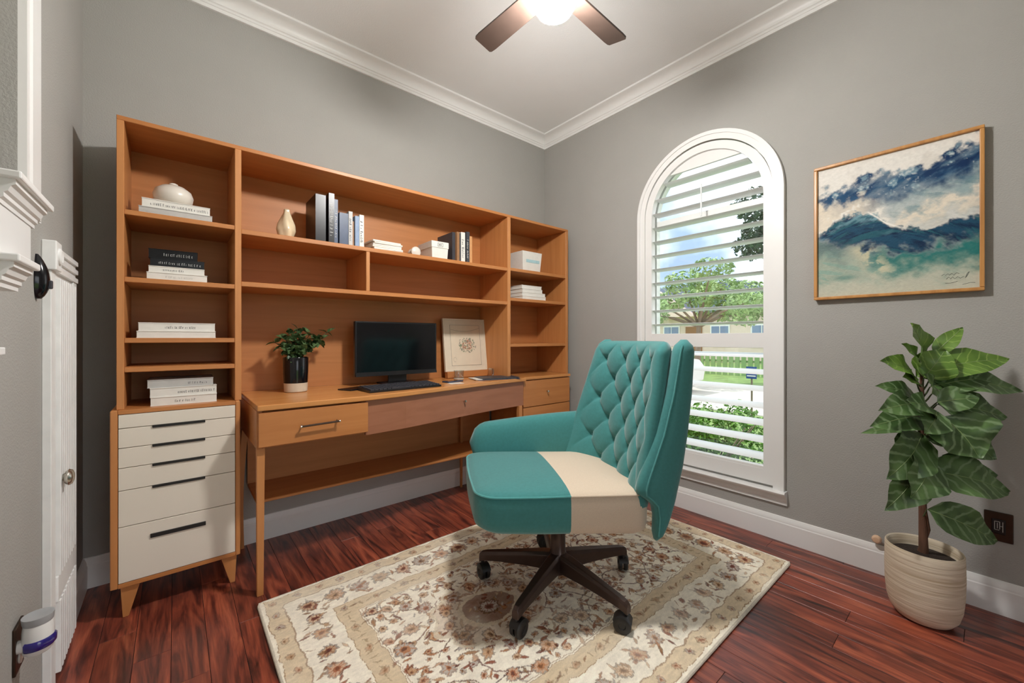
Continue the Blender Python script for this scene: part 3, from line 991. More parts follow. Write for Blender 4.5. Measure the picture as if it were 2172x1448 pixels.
# ================================================================ THINGS ON THE DESK
# monitor
mo = thing('monitor', 'black flat computer monitor on the desk', 'monitor', (-1.458, -0.17, TOPZ))
MB().box(-0.268, 0.268, -0.012, 0.018, 0.055, 0.382).build('panel', M['black'], mo, bevel=0.004)
MB().box(-0.257, 0.257, -0.0135, -0.012, 0.08, 0.373).build('screen', M['screen'], mo)
MB().prism([(-0.022, 0.055), (-0.013, 0.078), (-0.012, 0.078), (-0.012, 0.055)], 'x', -0.265, 0.265).build('chin_strip', M['blackgloss'], mo)
MB().box(-0.06, 0.06, 0.0, 0.016, 0.01, 0.09).build('stand_neck', M['black'], mo, bevel=0.004)
MB().box(-0.11, 0.10, -0.07, 0.07, 0.0, 0.01).build('stand_base', M['black'], mo, bevel=0.004)

# keyboard
kb = thing('keyboard', 'black computer keyboard on the desk in front of the monitor', 'keyboard', (-1.555, -0.43, TOPZ), R(3))
MB().prism([(-0.08, 0), (-0.08, 0.011), (0.078, 0.021), (0.08, 0.018), (0.08, 0)], 'x', -0.215, 0.215).build('body', M['black'], kb, bevel=0.002)
q = MB()
for r_ in range(6):
    for c_ in range(18):
        x0 = -0.207 + c_ * 0.0231
        y0 = -0.073 + r_ * 0.0245
        zb = 0.0115 + (y0 + 0.08) / 0.16 * 0.0095
        if r_ == 0 and 5 <= c_ <= 9:
            continue
        q.box(x0, x0 + 0.0195, y0, y0 + 0.0205, zb, zb + 0.006)
q.box(-0.207 + 5 * 0.0231, -0.207 + 10 * 0.0231 - 0.0036, -0.073, -0.0525, 0.012, 0.018)
tag(q.build('keys', M['bkdark'], kb), kind='stuff')

# thin black tablet partly under the keyboard's left end
tb = thing('tablet', 'thin black tablet at the left end of the keyboard', 'tablet', (-1.765, -0.30, TOPZ), R(24))
MB().box(-0.075, 0.075, -0.05, 0.05, 0, 0.007).build('case', M['black'], tb, bevel=0.002)
MB().box(-0.067, 0.067, -0.043, 0.043, 0.007, 0.0076).build('screen', M['screen'], tb)

# small dark phone right of the keyboard
ph = thing('mobile_phone', 'small dark phone lying right of the keyboard', 'phone', (-1.155, -0.33, TOPZ), R(12))
MB().box(-0.065, 0.065, -0.032, 0.032, 0, 0.008).build('body', M['bkblue'], ph, bevel=0.003)
MB().box(-0.058, 0.058, -0.027, 0.027, 0.008, 0.0086).build('screen', M['screen'], ph)
# white note slip
nt_ = MB().box(-0.045, 0.045, -0.03, 0.03, 0, 0.0012).build('note_slip', M['bkwhite'])
nt_.location = (-1.185, -0.41, TOPZ)
nt_.rotation_euler = (0, 0, R(-8))
tag(nt_, 'small pale paper slip on the desk right of the keyboard', 'paper')

# dark blue folder
fo = thing('folder', 'dark slate folder with pale papers at the right end of the desk', 'folder', (-0.815, -0.335, TOPZ), R(-14))
MB().box(-0.155, 0.155, -0.085, 0.085, 0, 0.003).build('back_cover', M['bkblue'], fo, bevel=0.001)
MB().box(-0.17, 0.13, -0.075, 0.08, 0.003, 0.007).build('papers', M['page'], fo, bevel=0.001)
c_ = MB().box(-0.125, 0.15, -0.085, 0.08, 0.007, 0.013).build('front_cover', M['bkdark'], fo, bevel=0.002)

# framed print leaning at the back of the desk
M['printpaper'] = mat('print_paper', lin(228, 212, 188), 0.7, var=0.03, scale=14)
M['printframe'] = mat('cream_frame', lin(226, 212, 190), 0.45, var=0.02)
M['rose'] = mat('rose_ink', lin(196, 130, 100), 0.7, var=0.15)
M['sage'] = mat('sage_ink', lin(128, 140, 110), 0.7, var=0.15)
M['greyink'] = mat('grey_ink', lin(150, 140, 128), 0.7, var=0.1)
fr = thing('framed_print', 'cream framed botanical print on the desk beside the monitor', 'picture', (-0.90, -0.115, TOPZ))
fr.rotation_euler = (R(-7), 0, 0)
W2, H0, H1 = 0.182, 0.045, 0.425
for n_, (x0, x1, z0, z1) in {'a': (-W2, W2, H1 - 0.012, H1), 'b': (-W2, W2, H0, H0 + 0.012), 'c': (-W2, -W2 + 0.012, H0 + 0.012, H1 - 0.012), 'd': (W2 - 0.012, W2, H0 + 0.012, H1 - 0.012)}.items():
    MB().box(x0, x1, -0.010, 0.010, z0, z1).build('frame_bar', M['printframe'], fr, bevel=0.002)
MB().box(-W2 + 0.012, W2 - 0.012, -0.004, 0.008, H0 + 0.012, H1 - 0.012).build('mat_board', M['printframe'], fr)
pr = MB().box(-0.125, 0.132, -0.0052, -0.004, H0 + 0.04, H1 - 0.045).build('print', M['printpaper'], fr)
q = MB()
for (x0, x1, z0, z1) in ((-0.125, 0.132, H1 - 0.0465, H1 - 0.045), (-0.125, 0.132, H0 + 0.04, H0 + 0.0415), (-0.125, -0.1235, H0 + 0.04, H1 - 0.045), (0.1305, 0.132, H0 + 0.04, H1 - 0.045)):
    q.box(x0, x1, -0.0060, -0.0052, z0, z1)
for k in range(26):
    t = k / 25
    q.box(-0.12 + 0.24 * t, -0.11 + 0.24 * t, -0.0060, -0.0052, 0.345 - 0.02 * math.sin(3 * t) + 0.015 * t, 0.3465 - 0.02 * math.sin(3 * t) + 0.015 * t)
# small scroll mark lower left
for k in range(14):
    a = k / 13 * 1.6 * PI
    q.box(-0.098 + 0.012 * math.cos(a), -0.0955 + 0.012 * math.cos(a), -0.0060, -0.0052, 0.128 + 0.016 * math.sin(a), 0.1305 + 0.016 * math.sin(a))
q.build('outline', M['greyink'], pr)
frn = random.Random(21)
for nm, mm_, cnt, sp_ in (('sprig', 'sage', 60, 0.075), ('petals', 'rose', 46, 0.05), ('stems', 'greyink', 50, 0.08)):
    q = MB()
    for k in range(cnt):
        a = frn.uniform(0, 2 * PI)
        d = sp_ * math.sqrt(frn.random())
        cx_, cz_ = 0.012 + d * math.cos(a), 0.232 + 0.72 * d * math.sin(a)
        b0 = frn.uniform(0, PI)
        l, w = frn.uniform(0.006, 0.014), frn.uniform(0.0015, 0.004)
        ca, sa = math.cos(b0), math.sin(b0)
        ptsr = [(cx_ + l * ca, cz_ + l * sa), (cx_ - w * sa, cz_ + w * ca), (cx_ - l * ca, cz_ - l * sa), (cx_ + w * sa, cz_ - w * ca)]
        q.add([(p[0], -0.0056 - 0.00001 * k, p[1]) for p in ptsr], [(0, 1, 2, 3)])
    q.build(nm, M[mm_], pr)
MB().box(-0.175, 0.175, -0.022, 0.02, 0.0, 0.045).build('ledge', M['honey'], fr, bevel=0.003)

# glass tumbler and clear bookend
M['glass'] = pane_mat('clear_glass', (0.93, 0.94, 0.93, 1), 0.16)
gl = thing('glass_tumbler', 'small clear glass tumbler in front of the framed print', 'glass', (-1.03, -0.205, TOPZ))
MB().lathe([(0.034, 0.0), (0.037, 0.06), (0.034, 0.06), (0.031, 0.008), (0, 0.008)], (0, 0, 0), 24).build('wall', M['glass'], gl, smooth=True)
MB().lathe([(0.033, 0.0), (0.035, 0.004), (0.034, 0.008), (0.0, 0.008)], (0, 0, 0), 24).build('base', M['frost'], gl, smooth=True)
bo = thing('clip_stand', 'small silver J-shaped clip stand right of the framed print', 'stand', (-0.745, -0.20, TOPZ))
MB().box(-0.012, -0.006, -0.02, 0.02, 0, 0.062).build('upright', M['chrome'], bo, bevel=0.001)
q = MB()
q.tube([(0.014, 0, 0.058), (0.018, 0, 0.03), (0.016, 0, 0.012), (0.004, 0, 0.005), (-0.008, 0, 0.005)], 0.005, 10)
q.build('hook', M['chrome'], bo, smooth=True)

# desk plant
M['terra'] = mat('unglazed_clay', lin(206, 190, 168), 0.7, var=0.08, scale=30)
M['soil'] = mat('potting_soil', lin(46, 34, 26), 0.95, var=0.3, scale=120, bump=0.8, bscale=120)
M['dleaf'] = leaf_mat('jade_leaf', lin(52, 78, 44), lin(92, 118, 74), lin(110, 134, 92), 40, 0.1)
M['stem'] = mat('green_stem', lin(70, 80, 46), 0.6, var=0.1)
dp = thing('potted_plant', 'small bushy plant in a black glazed pot on the desk', 'plant', (-2.04, -0.20, TOPZ))
pot_o = MB().lathe([(0.05, 0.0), (0.055, 0.004), (0.0565, 0.05)], (0, 0, 0), 32).build('pot_base', M['terra'], dp, smooth=True)
MB().lathe([(0.0567, 0.048), (0.0595, 0.10), (0.061, 0.178), (0.059, 0.182), (0.055, 0.180), (0.054, 0.165)], (0, 0, 0), 32).build('pot', M['blackgloss'], dp, smooth=True, sharp=R(60))
MB().lathe([(0.0545, 0.165), (0.03, 0.168), (0, 0.17)], (0, 0, 0), 24).build('soil', M['soil'], dp, smooth=True)


def leaf_mesh(name, L_, W_, m, nx=7, droop=0.2, cup=0.15, shape=0.55, wave=0.0):
    q = MB()
    vs_, fs_ = [], []
    ny = 5
    for i in range(nx + 1):
        t = i / nx
        w = W_ / 2 * (math.sin(PI * t ** shape) ** 0.8 if 0 < t < 1 else 0.0)
        w = max(w, 0.0008)
        for j in range(ny):
            s = j / (ny - 1) * 2 - 1
            zz = -droop * L_ * t * t + cup * abs(s) * w + wave * W_ * math.sin(t * 13 + (1 if s > 0 else 2.2)) * abs(s) ** 2
            vs_.append((L_ * t, s * w, zz))
    for i in range(nx):
        for j in range(ny - 1):
            fs_.append((i * ny + j, (i + 1) * ny + j, (i + 1) * ny + j + 1, i * ny + j + 1))
    me = bpy.data.meshes.new(name)
    me.from_pydata(vs_, [], fs_)
    me.polygons.foreach_set('use_smooth', [True] * len(me.polygons))
    me.materials.append(m)
    return me


dl_me = [leaf_mesh('leaf', 0.038, 0.034, M['dleaf'], 4, 0.25, 0.2, 0.75), leaf_mesh('leaf', 0.046, 0.036, M['dleaf'], 4, 0.3, 0.25, 0.7)]
drn = random.Random(9)
# branch tips in the plane of the photo: (dx, height over soil, dy)
tips = [(-0.105, 0.10, 0.01), (-0.07, 0.135, -0.02), (-0.03, 0.15, 0.02), (0.005, 0.17, -0.01), (0.035, 0.165, 0.02), (0.06, 0.13, -0.02),
        (0.11, 0.125, 0.0), (0.165, 0.15, 0.01), (0.15, 0.125, -0.01), (-0.06, 0.07, -0.03), (0.03, 0.10, -0.04), (-0.02, 0.09, 0.04), (0.055, 0.06, 0.02), (-0.035, 0.05, -0.045), (0.02, 0.06, -0.05)]
q = MB()
leaf_list = []
for tx, tz, ty in tips:
    p0 = Vector((tx * 0.15, ty * 0.3, 0.165))
    p3 = Vector((tx, ty, 0.168 + tz))
    p1 = p0 + Vector((tx * 0.15, ty * 0.2, tz * 0.5))
    pts = []
    for i in range(6):
        t = i / 5
        pts.append(p0 * (1 - t) ** 2 + p1 * 2 * t * (1 - t) + p3 * t * t)
    q.tube(pts, [0.003 * (1 - 0.5 * i / 5) for i in range(6)], 5)
    for k in range(17):
        t = drn.uniform(0.25, 1.0)
        i = min(4, int(t * 5))
        p = pts[i].lerp(pts[i + 1], t * 5 - i)
        leaf_list.append(p)
q.build('stems', M['stem'], dp)
for p in leaf_list:
    o = link('leaf', drn.choice(dl_me), dp)
    o.location = p
    o.rotation_euler = (drn.uniform(-0.9, 0.9), drn.uniform(-1.0, 0.7), drn.uniform(0, 2 * PI))

# ================================================================ RUG
RX0, RX1, RY0_, RY1_ = -2.268, -0.237, -1.935, -0.632
rug = thing('area_rug', 'cream oriental floral rug with tan borders under the teal chair', 'rug', ((RX0 + RX1) / 2, (RY0_ + RY1_) / 2, 0))
RW, RH = RX1 - RX0, RY1_ - RY0_
DPX = 0.0026
nx_, ny_ = int(RW / DPX), int(RH / DPX)
gx, gy = np.meshgrid(np.linspace(-RW / 2, RW / 2, nx_), np.linspace(-RH / 2, RH / 2, ny_))
rs_ = np.random.RandomState(4)


def vnoise(shape, cell, seed):
    r_ = np.random.RandomState(seed)
    h, w = shape
    gh, gw = int(h / cell[0]) + 3, int(w / cell[1]) + 3
    g = r_.rand(gh, gw)
    yy = np.arange(h) / cell[0]
    xx = np.arange(w) / cell[1]
    y0, x0 = yy.astype(int), xx.astype(int)
    fy, fx = yy - y0, xx - x0
    fy, fx = fy * fy * (3 - 2 * fy), fx * fx * (3 - 2 * fx)
    a = g[np.ix_(y0, x0)]; b_ = g[np.ix_(y0, x0 + 1)]; c_2 = g[np.ix_(y0 + 1, x0)]; d = g[np.ix_(y0 + 1, x0 + 1)]
    fx = fx[None, :]; fy = fy[:, None]
    return (a * (1 - fx) + b_ * fx) * (1 - fy) + (c_2 * (1 - fx) + d * fx) * fy


def fbm(shape, cell, seed, octv=4):
    s, amp, tot = 0, 1.0, 0
    for k in range(octv):
        s = s + amp * vnoise(shape, (max(1.5, cell[0] / 2 ** k), max(1.5, cell[1] / 2 ** k)), seed + k)
        tot += amp
        amp *= 0.55
    return s / tot


def C3(r, g, b):
    return np.array(lin(r, g, b)[:3])


shp = gx.shape
CREAM, TAN = C3(246, 237, 219), C3(216, 194, 160)
rugc = np.ones(shp + (3,)) * CREAM
n1 = fbm(shp, (26, 26), 50)
rugc *= (0.86 + 0.28 * n1)[..., None]
edge = np.minimum(RW / 2 - np.abs(gx), RH / 2 - np.abs(gy))     # distance from edge


def blend(mask, col, a=1.0):
    global rugc
    m_ = (mask * a)[..., None]
    rugc = rugc * (1 - m_) + col * m_


def band(e0, e1):
    return ((edge >= e0) & (edge < e1)).astype(float)


blend(band(0.012, 0.075), TAN, 0.8)
blend(band(0.225, 0.30), TAN, 0.85)
for e in (0.012, 0.075, 0.225, 0.30, 0.308):
    blend(band(e, e + 0.0035), C3(150, 112, 76), 0.75)


def stamp(cx, cy, r, fn):
    """fn(dx,dy,dist,ang) -> list of (mask,colour,alpha)"""
    i0, i1 = int((cy + RH / 2 - r) / RH * (ny_ - 1)), int((cy + RH / 2 + r) / RH * (ny_ - 1)) + 2
    j0, j1 = int((cx + RW / 2 - r) / RW * (nx_ - 1)), int((cx + RW / 2 + r) / RW * (nx_ - 1)) + 2
    i0, j0 = max(0, i0), max(0, j0)
    i1, j1 = min(ny_, i1), min(nx_, j1)
    if i1 <= i0 or j1 <= j0:
        return
    dx, dy = gx[i0:i1, j0:j1] - cx, gy[i0:i1, j0:j1] - cy
    d, a = np.hypot(dx, dy), np.arctan2(dy, dx)
    sub = rugc[i0:i1, j0:j1]
    for mk, col, al in fn(dx, dy, d, a):
        m_ = (mk * al)[..., None]
        sub = sub * (1 - m_) + col * m_
    rugc[i0:i1, j0:j1] = sub


PAL = [C3(168, 104, 74), C3(150, 84, 62), C3(186, 128, 88), C3(128, 72, 58), C3(176, 132, 96), C3(158, 118, 84)]
PALD = [C3(96, 52, 44), C3(110, 66, 48), C3(78, 52, 50), C3(92, 60, 40)]
PALL = [C3(214, 176, 146), C3(222, 192, 160), C3(206, 168, 132), C3(200, 188, 176)]


def flower(cx, cy, r, n=None, soft=1.0):
    n = n or rs_.randint(6, 10)
    ph = rs_.rand() * 6.28
    c1, c2, c3_ = PAL[rs_.randint(6)], PALL[rs_.randint(4)], PALD[rs_.randint(4)]
    wob = rs_.rand() * 6.28

    def fn(dx, dy, d, a):
        rim = r * (0.72 + 0.24 * np.abs(np.cos(n * (a - ph) / 2)) + 0.05 * np.sin(17 * a + wob))
        m1 = (d < rim).astype(float)
        m2 = (d < rim * 0.78).astype(float)
        pet = ((np.abs(np.sin(n * (a - ph) / 2)) < 0.3) & (d < rim * 0.8)).astype(float)
        m3 = (d < r * 0.34).astype(float)
        m4 = (d < r * 0.2).astype(float)
        return [(m1, c3_, 0.62 * soft), (m2, c2, 0.85 * soft), (pet, c1, 0.8 * soft), (m3, c1, 0.9 * soft), (m4, c3_, 0.7 * soft)]
    stamp(cx, cy, r * 1.1, fn)


def leafs(cx, cy, L_, w, ang, col, al=0.8):
    def fn(dx, dy, d, a):
        u = dx * math.cos(ang) + dy * math.sin(ang)
        v = -dx * math.sin(ang) + dy * math.cos(ang)
        k = np.clip(1 - (u / L_) ** 2, 0, 1)
        out = (np.abs(v) < w * k).astype(float)
        inn = (np.abs(v) < w * k - 0.003).astype(float)
        return [(out, col * 0.6, al), (inn, col, al)]
    stamp(cx, cy, L_ * 1.05, fn)


def vine(pts, w, col, al=0.7):
    for (x, y) in pts:
        stamp(x, y, w, lambda dx, dy, d, a: [((d < w).astype(float), col, al)])


# field ornaments
FW, FH = RW / 2 - 0.315, RH / 2 - 0.315
MCX, MCY = -0.30, 0.03
for k in range(46):
    x, y = rs_.uniform(-FW, FW), rs_.uniform(-FH, FH)
    a, cur = rs_.uniform(0, 6.28), rs_.uniform(-9, 9)
    pts = []
    for s in range(90):
        x += 0.0032 * math.cos(a); y += 0.0032 * math.sin(a); a += cur * 0.0032
        if abs(x) > FW or abs(y) > FH:
            break
        pts.append((x, y))
    vine(pts, 0.0028, PALD[rs_.randint(4)] * 1.3, 0.65)
for k in range(620):
    x, y = rs_.uniform(-FW, FW), rs_.uniform(-FH, FH)
    leafs(x, y, rs_.uniform(0.012, 0.03), rs_.uniform(0.004, 0.008), rs_.uniform(0, 6.28), (PAL + PALL)[rs_.randint(10)], 0.8)
placed = []
tries = 0
while len(placed) < 210 and tries < 9000:
    tries += 1
    x, y, r = rs_.uniform(-FW + 0.01, FW - 0.01), rs_.uniform(-FH + 0.01, FH - 0.01), rs_.uniform(0.014, 0.038)
    if all((x - a) ** 2 + (y - b_) ** 2 > (r + c_2 + 0.004) ** 2 for a, b_, c_2 in placed):
        placed.append((x, y, r))
        flower(x, y, r)
# medallion
def med(dx, dy, d, a):
    e = np.hypot(dx / 1.25, dy)
    rim = 0.20 * (0.9 + 0.1 * np.abs(np.cos(6 * a)))
    return [(((e < rim) & (e > rim - 0.012)).astype(float), C3(226, 212, 188), 0.8), ((e < rim - 0.012).astype(float), C3(168, 120, 88), 0.35),
            ((e < 0.105).astype(float), C3(222, 206, 180), 0.75), ((e < 0.09).astype(float), C3(120, 62, 48), 0.7)]
stamp(MCX, MCY, 0.26, med)
for k in range(12):
    a = k / 12 * 2 * PI
    flower(MCX + 0.185 * math.cos(a), MCY + 0.145 * math.sin(a), 0.028)
for k in range(26):
    a, d = rs_.uniform(0, 6.28), 0.085 * math.sqrt(rs_.rand())
    leafs(MCX + 1.25 * d * math.cos(a), MCY + d * math.sin(a), 0.016, 0.006, rs_.uniform(0, 6.28), (PAL + PALL)[rs_.randint(10)], 0.85)
flower(MCX, MCY, 0.05, 10)
# main border flowers and small outer border buds
def walk(e, step):
    hx, hy = RW / 2 - e, RH / 2 - e
    out = []
    nxs, nys = max(2, int(2 * hx / step)), max(2, int(2 * hy / step))
    for i in range(nxs):
        x = -hx + 2 * hx * i / nxs
        out += [(x, -hy), (-x, hy)]
    for i in range(nys):
        y = -hy + 2 * hy * i / nys
        out += [(-hx, -y), (hx, y)]
    return out
for (x, y) in walk(0.15, 0.02):
    leafs(x + rs_.uniform(-0.06, 0.06), y + rs_.uniform(-0.06, 0.06), rs_.uniform(0.012, 0.024), rs_.uniform(0.003, 0.007), rs_.uniform(0, 6.28), (PAL + PALL + PALL)[rs_.randint(14)], 0.7)
for k, (x, y) in enumerate(walk(0.15, 0.098)):
    flower(x + rs_.uniform(-0.01, 0.01), y + rs_.uniform(-0.01, 0.01), 0.046 if k % 2 else 0.036, 9)
for (x, y) in walk(0.15, 0.0525):
    leafs(x + rs_.uniform(-0.05, 0.05), y + rs_.uniform(-0.05, 0.05), 0.022, 0.007, rs_.uniform(0, 6.28), (PAL + PALL)[rs_.randint(10)], 0.75)
for k, (x, y) in enumerate(walk(0.043, 0.085)):
    flower(x, y, 0.019, 6, 0.75)
for k, (x, y) in enumerate(walk(0.262, 0.12)):
    flower(x, y, 0.019, 6, 0.6)
    leafs(x + 0.04, y, 0.02, 0.005, 0.4, PAL[rs_.randint(6)], 0.5)
for (x, y) in walk(0.262, 0.03):
    leafs(x, y, 0.016, 0.0035, rs_.uniform(0, 6.28), C3(176, 142, 104), 0.5)
# worn, woven irregularity
wy, wx = (fbm(shp, (16, 16), 300, 3) - 0.5) * 10, (fbm(shp, (16, 16), 310, 3) - 0.5) * 10
ii = np.clip(np.arange(ny_)[:, None] + wy, 0, ny_ - 1).astype(int)
jj = np.clip(np.arange(nx_)[None, :] + wx, 0, nx_ - 1).astype(int)
rugc = rugc[ii, jj]
fade = fbm(shp, (60, 60), 320, 3)
rugc = rugc * (1 - 0.35 * np.clip((fade - 0.5) * 3, 0, 1))[..., None] + CREAM * 0.9 * (0.35 * np.clip((fade - 0.5) * 3, 0, 1))[..., None]
wv = fbm(shp, (3, 9), 80, 3)
rugc *= (0.86 + 0.28 * wv)[..., None]
jit = rs_.rand(*shp)
rugc *= (0.94 + 0.12 * jit)[..., None]
rugc = np.clip(rugc, 0, 1)


def grid_mesh(name, co, nx, ny, cols):
    me = bpy.data.meshes.new(name)
    idx = np.arange(nx * ny).reshape(ny, nx)
    quads = np.stack([idx[:-1, :-1], idx[:-1, 1:], idx[1:, 1:], idx[1:, :-1]], -1).reshape(-1, 4)
    nf = len(quads)
    me.vertices.add(nx * ny)
    me.vertices.foreach_set('co', co.astype(np.float32).ravel())
    me.loops.add(nf * 4)
    me.loops.foreach_set('vertex_index', quads.astype(np.int32).ravel())
    me.polygons.add(nf)
    me.polygons.foreach_set('loop_start', np.arange(0, nf * 4, 4, dtype=np.int32))
    me.update(calc_edges=True)
    at = me.color_attributes.new('pattern', 'FLOAT_COLOR', 'POINT')
    at.data.foreach_set('color', np.concatenate([cols.reshape(-1, 3), np.ones((nx * ny, 1))], 1).astype(np.float32).ravel())
    me.update()
    return me


def pattern_mat(name, rough, bump=0.0, bscale=400.0):
    m, nt, b = new_mat(name)
    N, L = nt.nodes, nt.links
    a = N.new('ShaderNodeAttribute'); a.attribute_name = 'pattern'
    L.new(a.outputs['Color'], b.inputs['Base Color'])
    b.inputs['Roughness'].default_value = rough
    b.inputs['Specular IOR Level'].default_value = 0.15
    if bump:
        tc = N.new('ShaderNodeTexCoord')
        n = N.new('ShaderNodeTexNoise'); n.inputs['Scale'].default_value = bscale
        L.new(tc.outputs['Object'], n.inputs['Vector'])
        bp = N.new('ShaderNodeBump'); bp.inputs['Strength'].default_value = bump; bp.inputs['Distance'].default_value = 0.004
        L.new(n.outputs['Fac'], bp.inputs['Height'])
        L.new(bp.outputs[0], b.inputs['Normal'])
    return m


RT = 0.012
relief = 0.0008 * (fbm(shp, (8, 8), 90, 2) - 0.5)
co = np.stack([gx, gy, np.full(shp, RT) + relief], -1)
me = grid_mesh('pile', co, nx_, ny_, rugc)
me.materials.append(pattern_mat('rug_pile', 0.95, 0.4, 300))
link('pile', me, rug)
M['binding'] = mat('rug_binding', lin(216, 206, 188), 0.9, var=0.08, scale=80, bump=0.4, bscale=300)
MB().box(-RW / 2 + 0.002, RW / 2 - 0.002, -RH / 2 + 0.002, RH / 2 - 0.002, 0.0005, RT - 0.002).build('backing', M['binding'], rug)
hx, hy = RW / 2, RH / 2
path = []
rc = 0.02
for (cx_, cy_, a0) in ((hx - rc, hy - rc, 0), (-hx + rc, hy - rc, 90), (-hx + rc, -hy + rc, 180), (hx - rc, -hy + rc, 270)):
    for k in range(6):
        a = R(a0 + 90 * k / 5)
        path.append((cx_ + rc * math.cos(a), cy_ + rc * math.sin(a)))
rs = []
n_ = len(path)
for i, p in enumerate(path):
    a, b_ = Vector(path[i - 1]), Vector(path[(i + 1) % n_])
    d = (b_ - a).normalized()
    nrm = Vector((d.y, -d.x))
    rs.append([(p[0] + nrm.x * 0.0065 * math.cos(t), p[1] + nrm.y * 0.0065 * math.cos(t), 0.0066 + 0.0064 * math.sin(t)) for t in [2 * PI * k / 8 for k in range(8)]])
rs.append(rs[0])
MB().rings(rs, False, False).build('binding', M['binding'], rug, smooth=True)

# ================================================================ OFFICE CHAIR
CHX, CHY, CROT = -1.252, -1.351, 150.0
chair = thing('office_chair', 'teal tufted swivel office chair with a beige half seat on the rug', 'chair', (CHX, CHY, RT + 0.0005), R(CROT))

# seat cushion: teal front half, beige rear half, split at the seam
SEAM = 0.035
SXF, SXR, SY = 0.385, -0.285, 0.288


def seat_outline():
    pts = []
    rf, rr = 0.085, 0.06
    def arc_(cx_, cy_, r_, a0, a1, n):
        return [(cx_ + r_ * math.cos(R(a0 + (a1 - a0) * k / n)), cy_ + r_ * math.sin(R(a0 + (a1 - a0) * k / n))) for k in range(n + 1)]
    front = [(SEAM, -SY)]
    for k in range(1, 6):
        front.append((SEAM + (SXF - rf - SEAM) * k / 6, -SY - 0.004 * math.sin(PI * k / 6)))
    front += arc_(SXF - rf, -SY + rf, rf, -90, 0, 8)
    for k in range(1, 6):
        front.append((SXF + 0.006 * math.sin(PI * k / 6), -SY + rf + (2 * SY - 2 * rf) * k / 6))
    front += arc_(SXF - rf, SY - rf, rf, 0, 90, 8)
    for k in range(1, 6):
        front.append((SXF - rf + (SEAM - SXF + rf) * k / 6, SY + 0.004 * math.sin(PI * k / 6)))
    front.append((SEAM, SY))
    rear = [(SEAM, SY)]
    for k in range(1, 5):
        rear.append((SEAM + (SXR + rr - SEAM) * k / 5, SY))
    rear += arc_(SXR + rr, SY - rr, rr, 90, 180, 7)
    for k in range(1, 6):
        rear.append((SXR, SY - rr - (2 * SY - 2 * rr) * k / 6))
    rear += arc_(SXR + rr, -SY + rr, rr, 180, 270, 7)
    for k in range(1, 5):
        rear.append((SXR + rr + (SEAM - SXR - rr) * k / 5, -SY))
    rear.append((SEAM, -SY))
    return front, rear


fr_o, re_o = seat_outline()


def zt_(x):
    return 0.503 + 0.03 * (x - SXR) / (SXF - SXR)


def zb_(x):
    return 0.335 + 0.055 * (x - SXR) / (SXF - SXR)


levels = [(0.0, 0.0, 'b'), (0.80, 0.0, 'b'), (0.93, 0.006, 'b'), (0.985, 0.022, 'b'), (1.0, 0.045, 'b'), (1.003, 0.08, 'b'),
          (1.004, -0.05, 't'), (1.0, -0.022, 't'), (0.988, -0.008, 't'), (0.965, 0.0, 't'), (0.9, 0.006, 't'), (0.78, 0.012, 't'), (0.55, 0.018, 't'), (0.28, 0.021, 't'), (0.0, 0.022, 't')]


def seat_half(outline, name, m):
    rs = []
    for sc_, dz_, ref in levels:
        ring = []
        for (x, y) in outline:
            xx, yy = SEAM + (x - SEAM) * sc_, y * sc_
            ring.append((xx, yy, (zb_(xx) if ref == 'b' else zt_(xx)) + dz_))
        rs.append(ring)
    return MB().rings(rs, False, False, closed=False).build(name, m, chair, smooth=True, sharp=R(80))


sf = seat_half(fr_o, 'seat_front', M['teal'])
sr = seat_half(re_o, 'seat_rear', M['beige'])
for outl_, par, m_ in ((fr_o, sf, M['tealpipe']), (re_o, sr, M['beige'])):
    pts = []
    for (x, y) in outl_:
        xx, yy = SEAM + (x - SEAM) * 0.990, y * 0.990
        pts.append((xx, yy, zt_(xx) - 0.007))
    MB().tube(pts, 0.0042, 7).build('piping', m_, par, smooth=True)

# tufted backrest
NU, NV = 150, 150
ZB, ZT_ = 0.40, 1.075
BW = 0.285


def bx0(z):
    t = (z - ZB) / (ZT_ - ZB)
    return -0.285 - 0.115 * t - 0.012 * math.sin(PI * t)


TW, TH = 0.138, 0.185
inner, outer = [], []


def wrap(y, v):
    r_ = min(1.1, abs(y / BW))
    if y > 0:
        return 0.06 * r_ ** 2.6
    return (0.085 + 0.10 * (1 - v)) * r_ ** 2.4


for i in range(NV + 1):
    v = (1 - math.cos(PI * i / NV)) / 2
    v = 0.35 * v + 0.65 * i / NV
    z_ = ZB + (ZT_ - ZB) * v
    rr = 0.05
    wv_ = BW + 0.012 * math.sin(PI * v)
    if ZT_ - z_ < rr:
        wv_ = wv_ - rr + math.sqrt(max(0, rr * rr - (rr - (ZT_ - z_)) ** 2))
    ri, ro = [], []
    for j in range(NU + 1):
        s = 2 * j / NU - 1
        u = 0.6 * s + 0.4 * math.sin(PI * s / 2)
        y_ = wv_ * u
        xc = bx0(z_) + wrap(y_, v)
        e = math.sqrt(max(0, 1 - abs(u) ** 8)) * math.sqrt(max(0, 1 - abs(2 * v - 1) ** 16))
        zz = z_ - 0.52
        a, b_ = y_ / TW + zz / TH, y_ / TW - zz / TH
        puff = (abs(math.sin(PI * a)) * abs(math.sin(PI * b_))) ** 0.42
        da, db = a - round(a), b_ - round(b_)
        dist2 = ((da + db) / 2 * TW) ** 2 + ((da - db) / 2 * TH) ** 2
        hgt = 0.024 * puff - 0.020 * math.exp(-dist2 / 0.00030)
        mk = min(1, max(0, (0.93 - abs(u)) / 0.16)) * min(1, max(0, (v - 0.10) / 0.08)) * min(1, max(0, (0.985 - v) / 0.06))
        hgt = hgt * mk + 0.016 * (1 - mk)
        ri.append((xc + 0.036 * e + hgt * e, y_, z_))
        ro.append((xc - 0.045 * e, y_, z_))
    inner.append(ri)
    outer.append(ro)
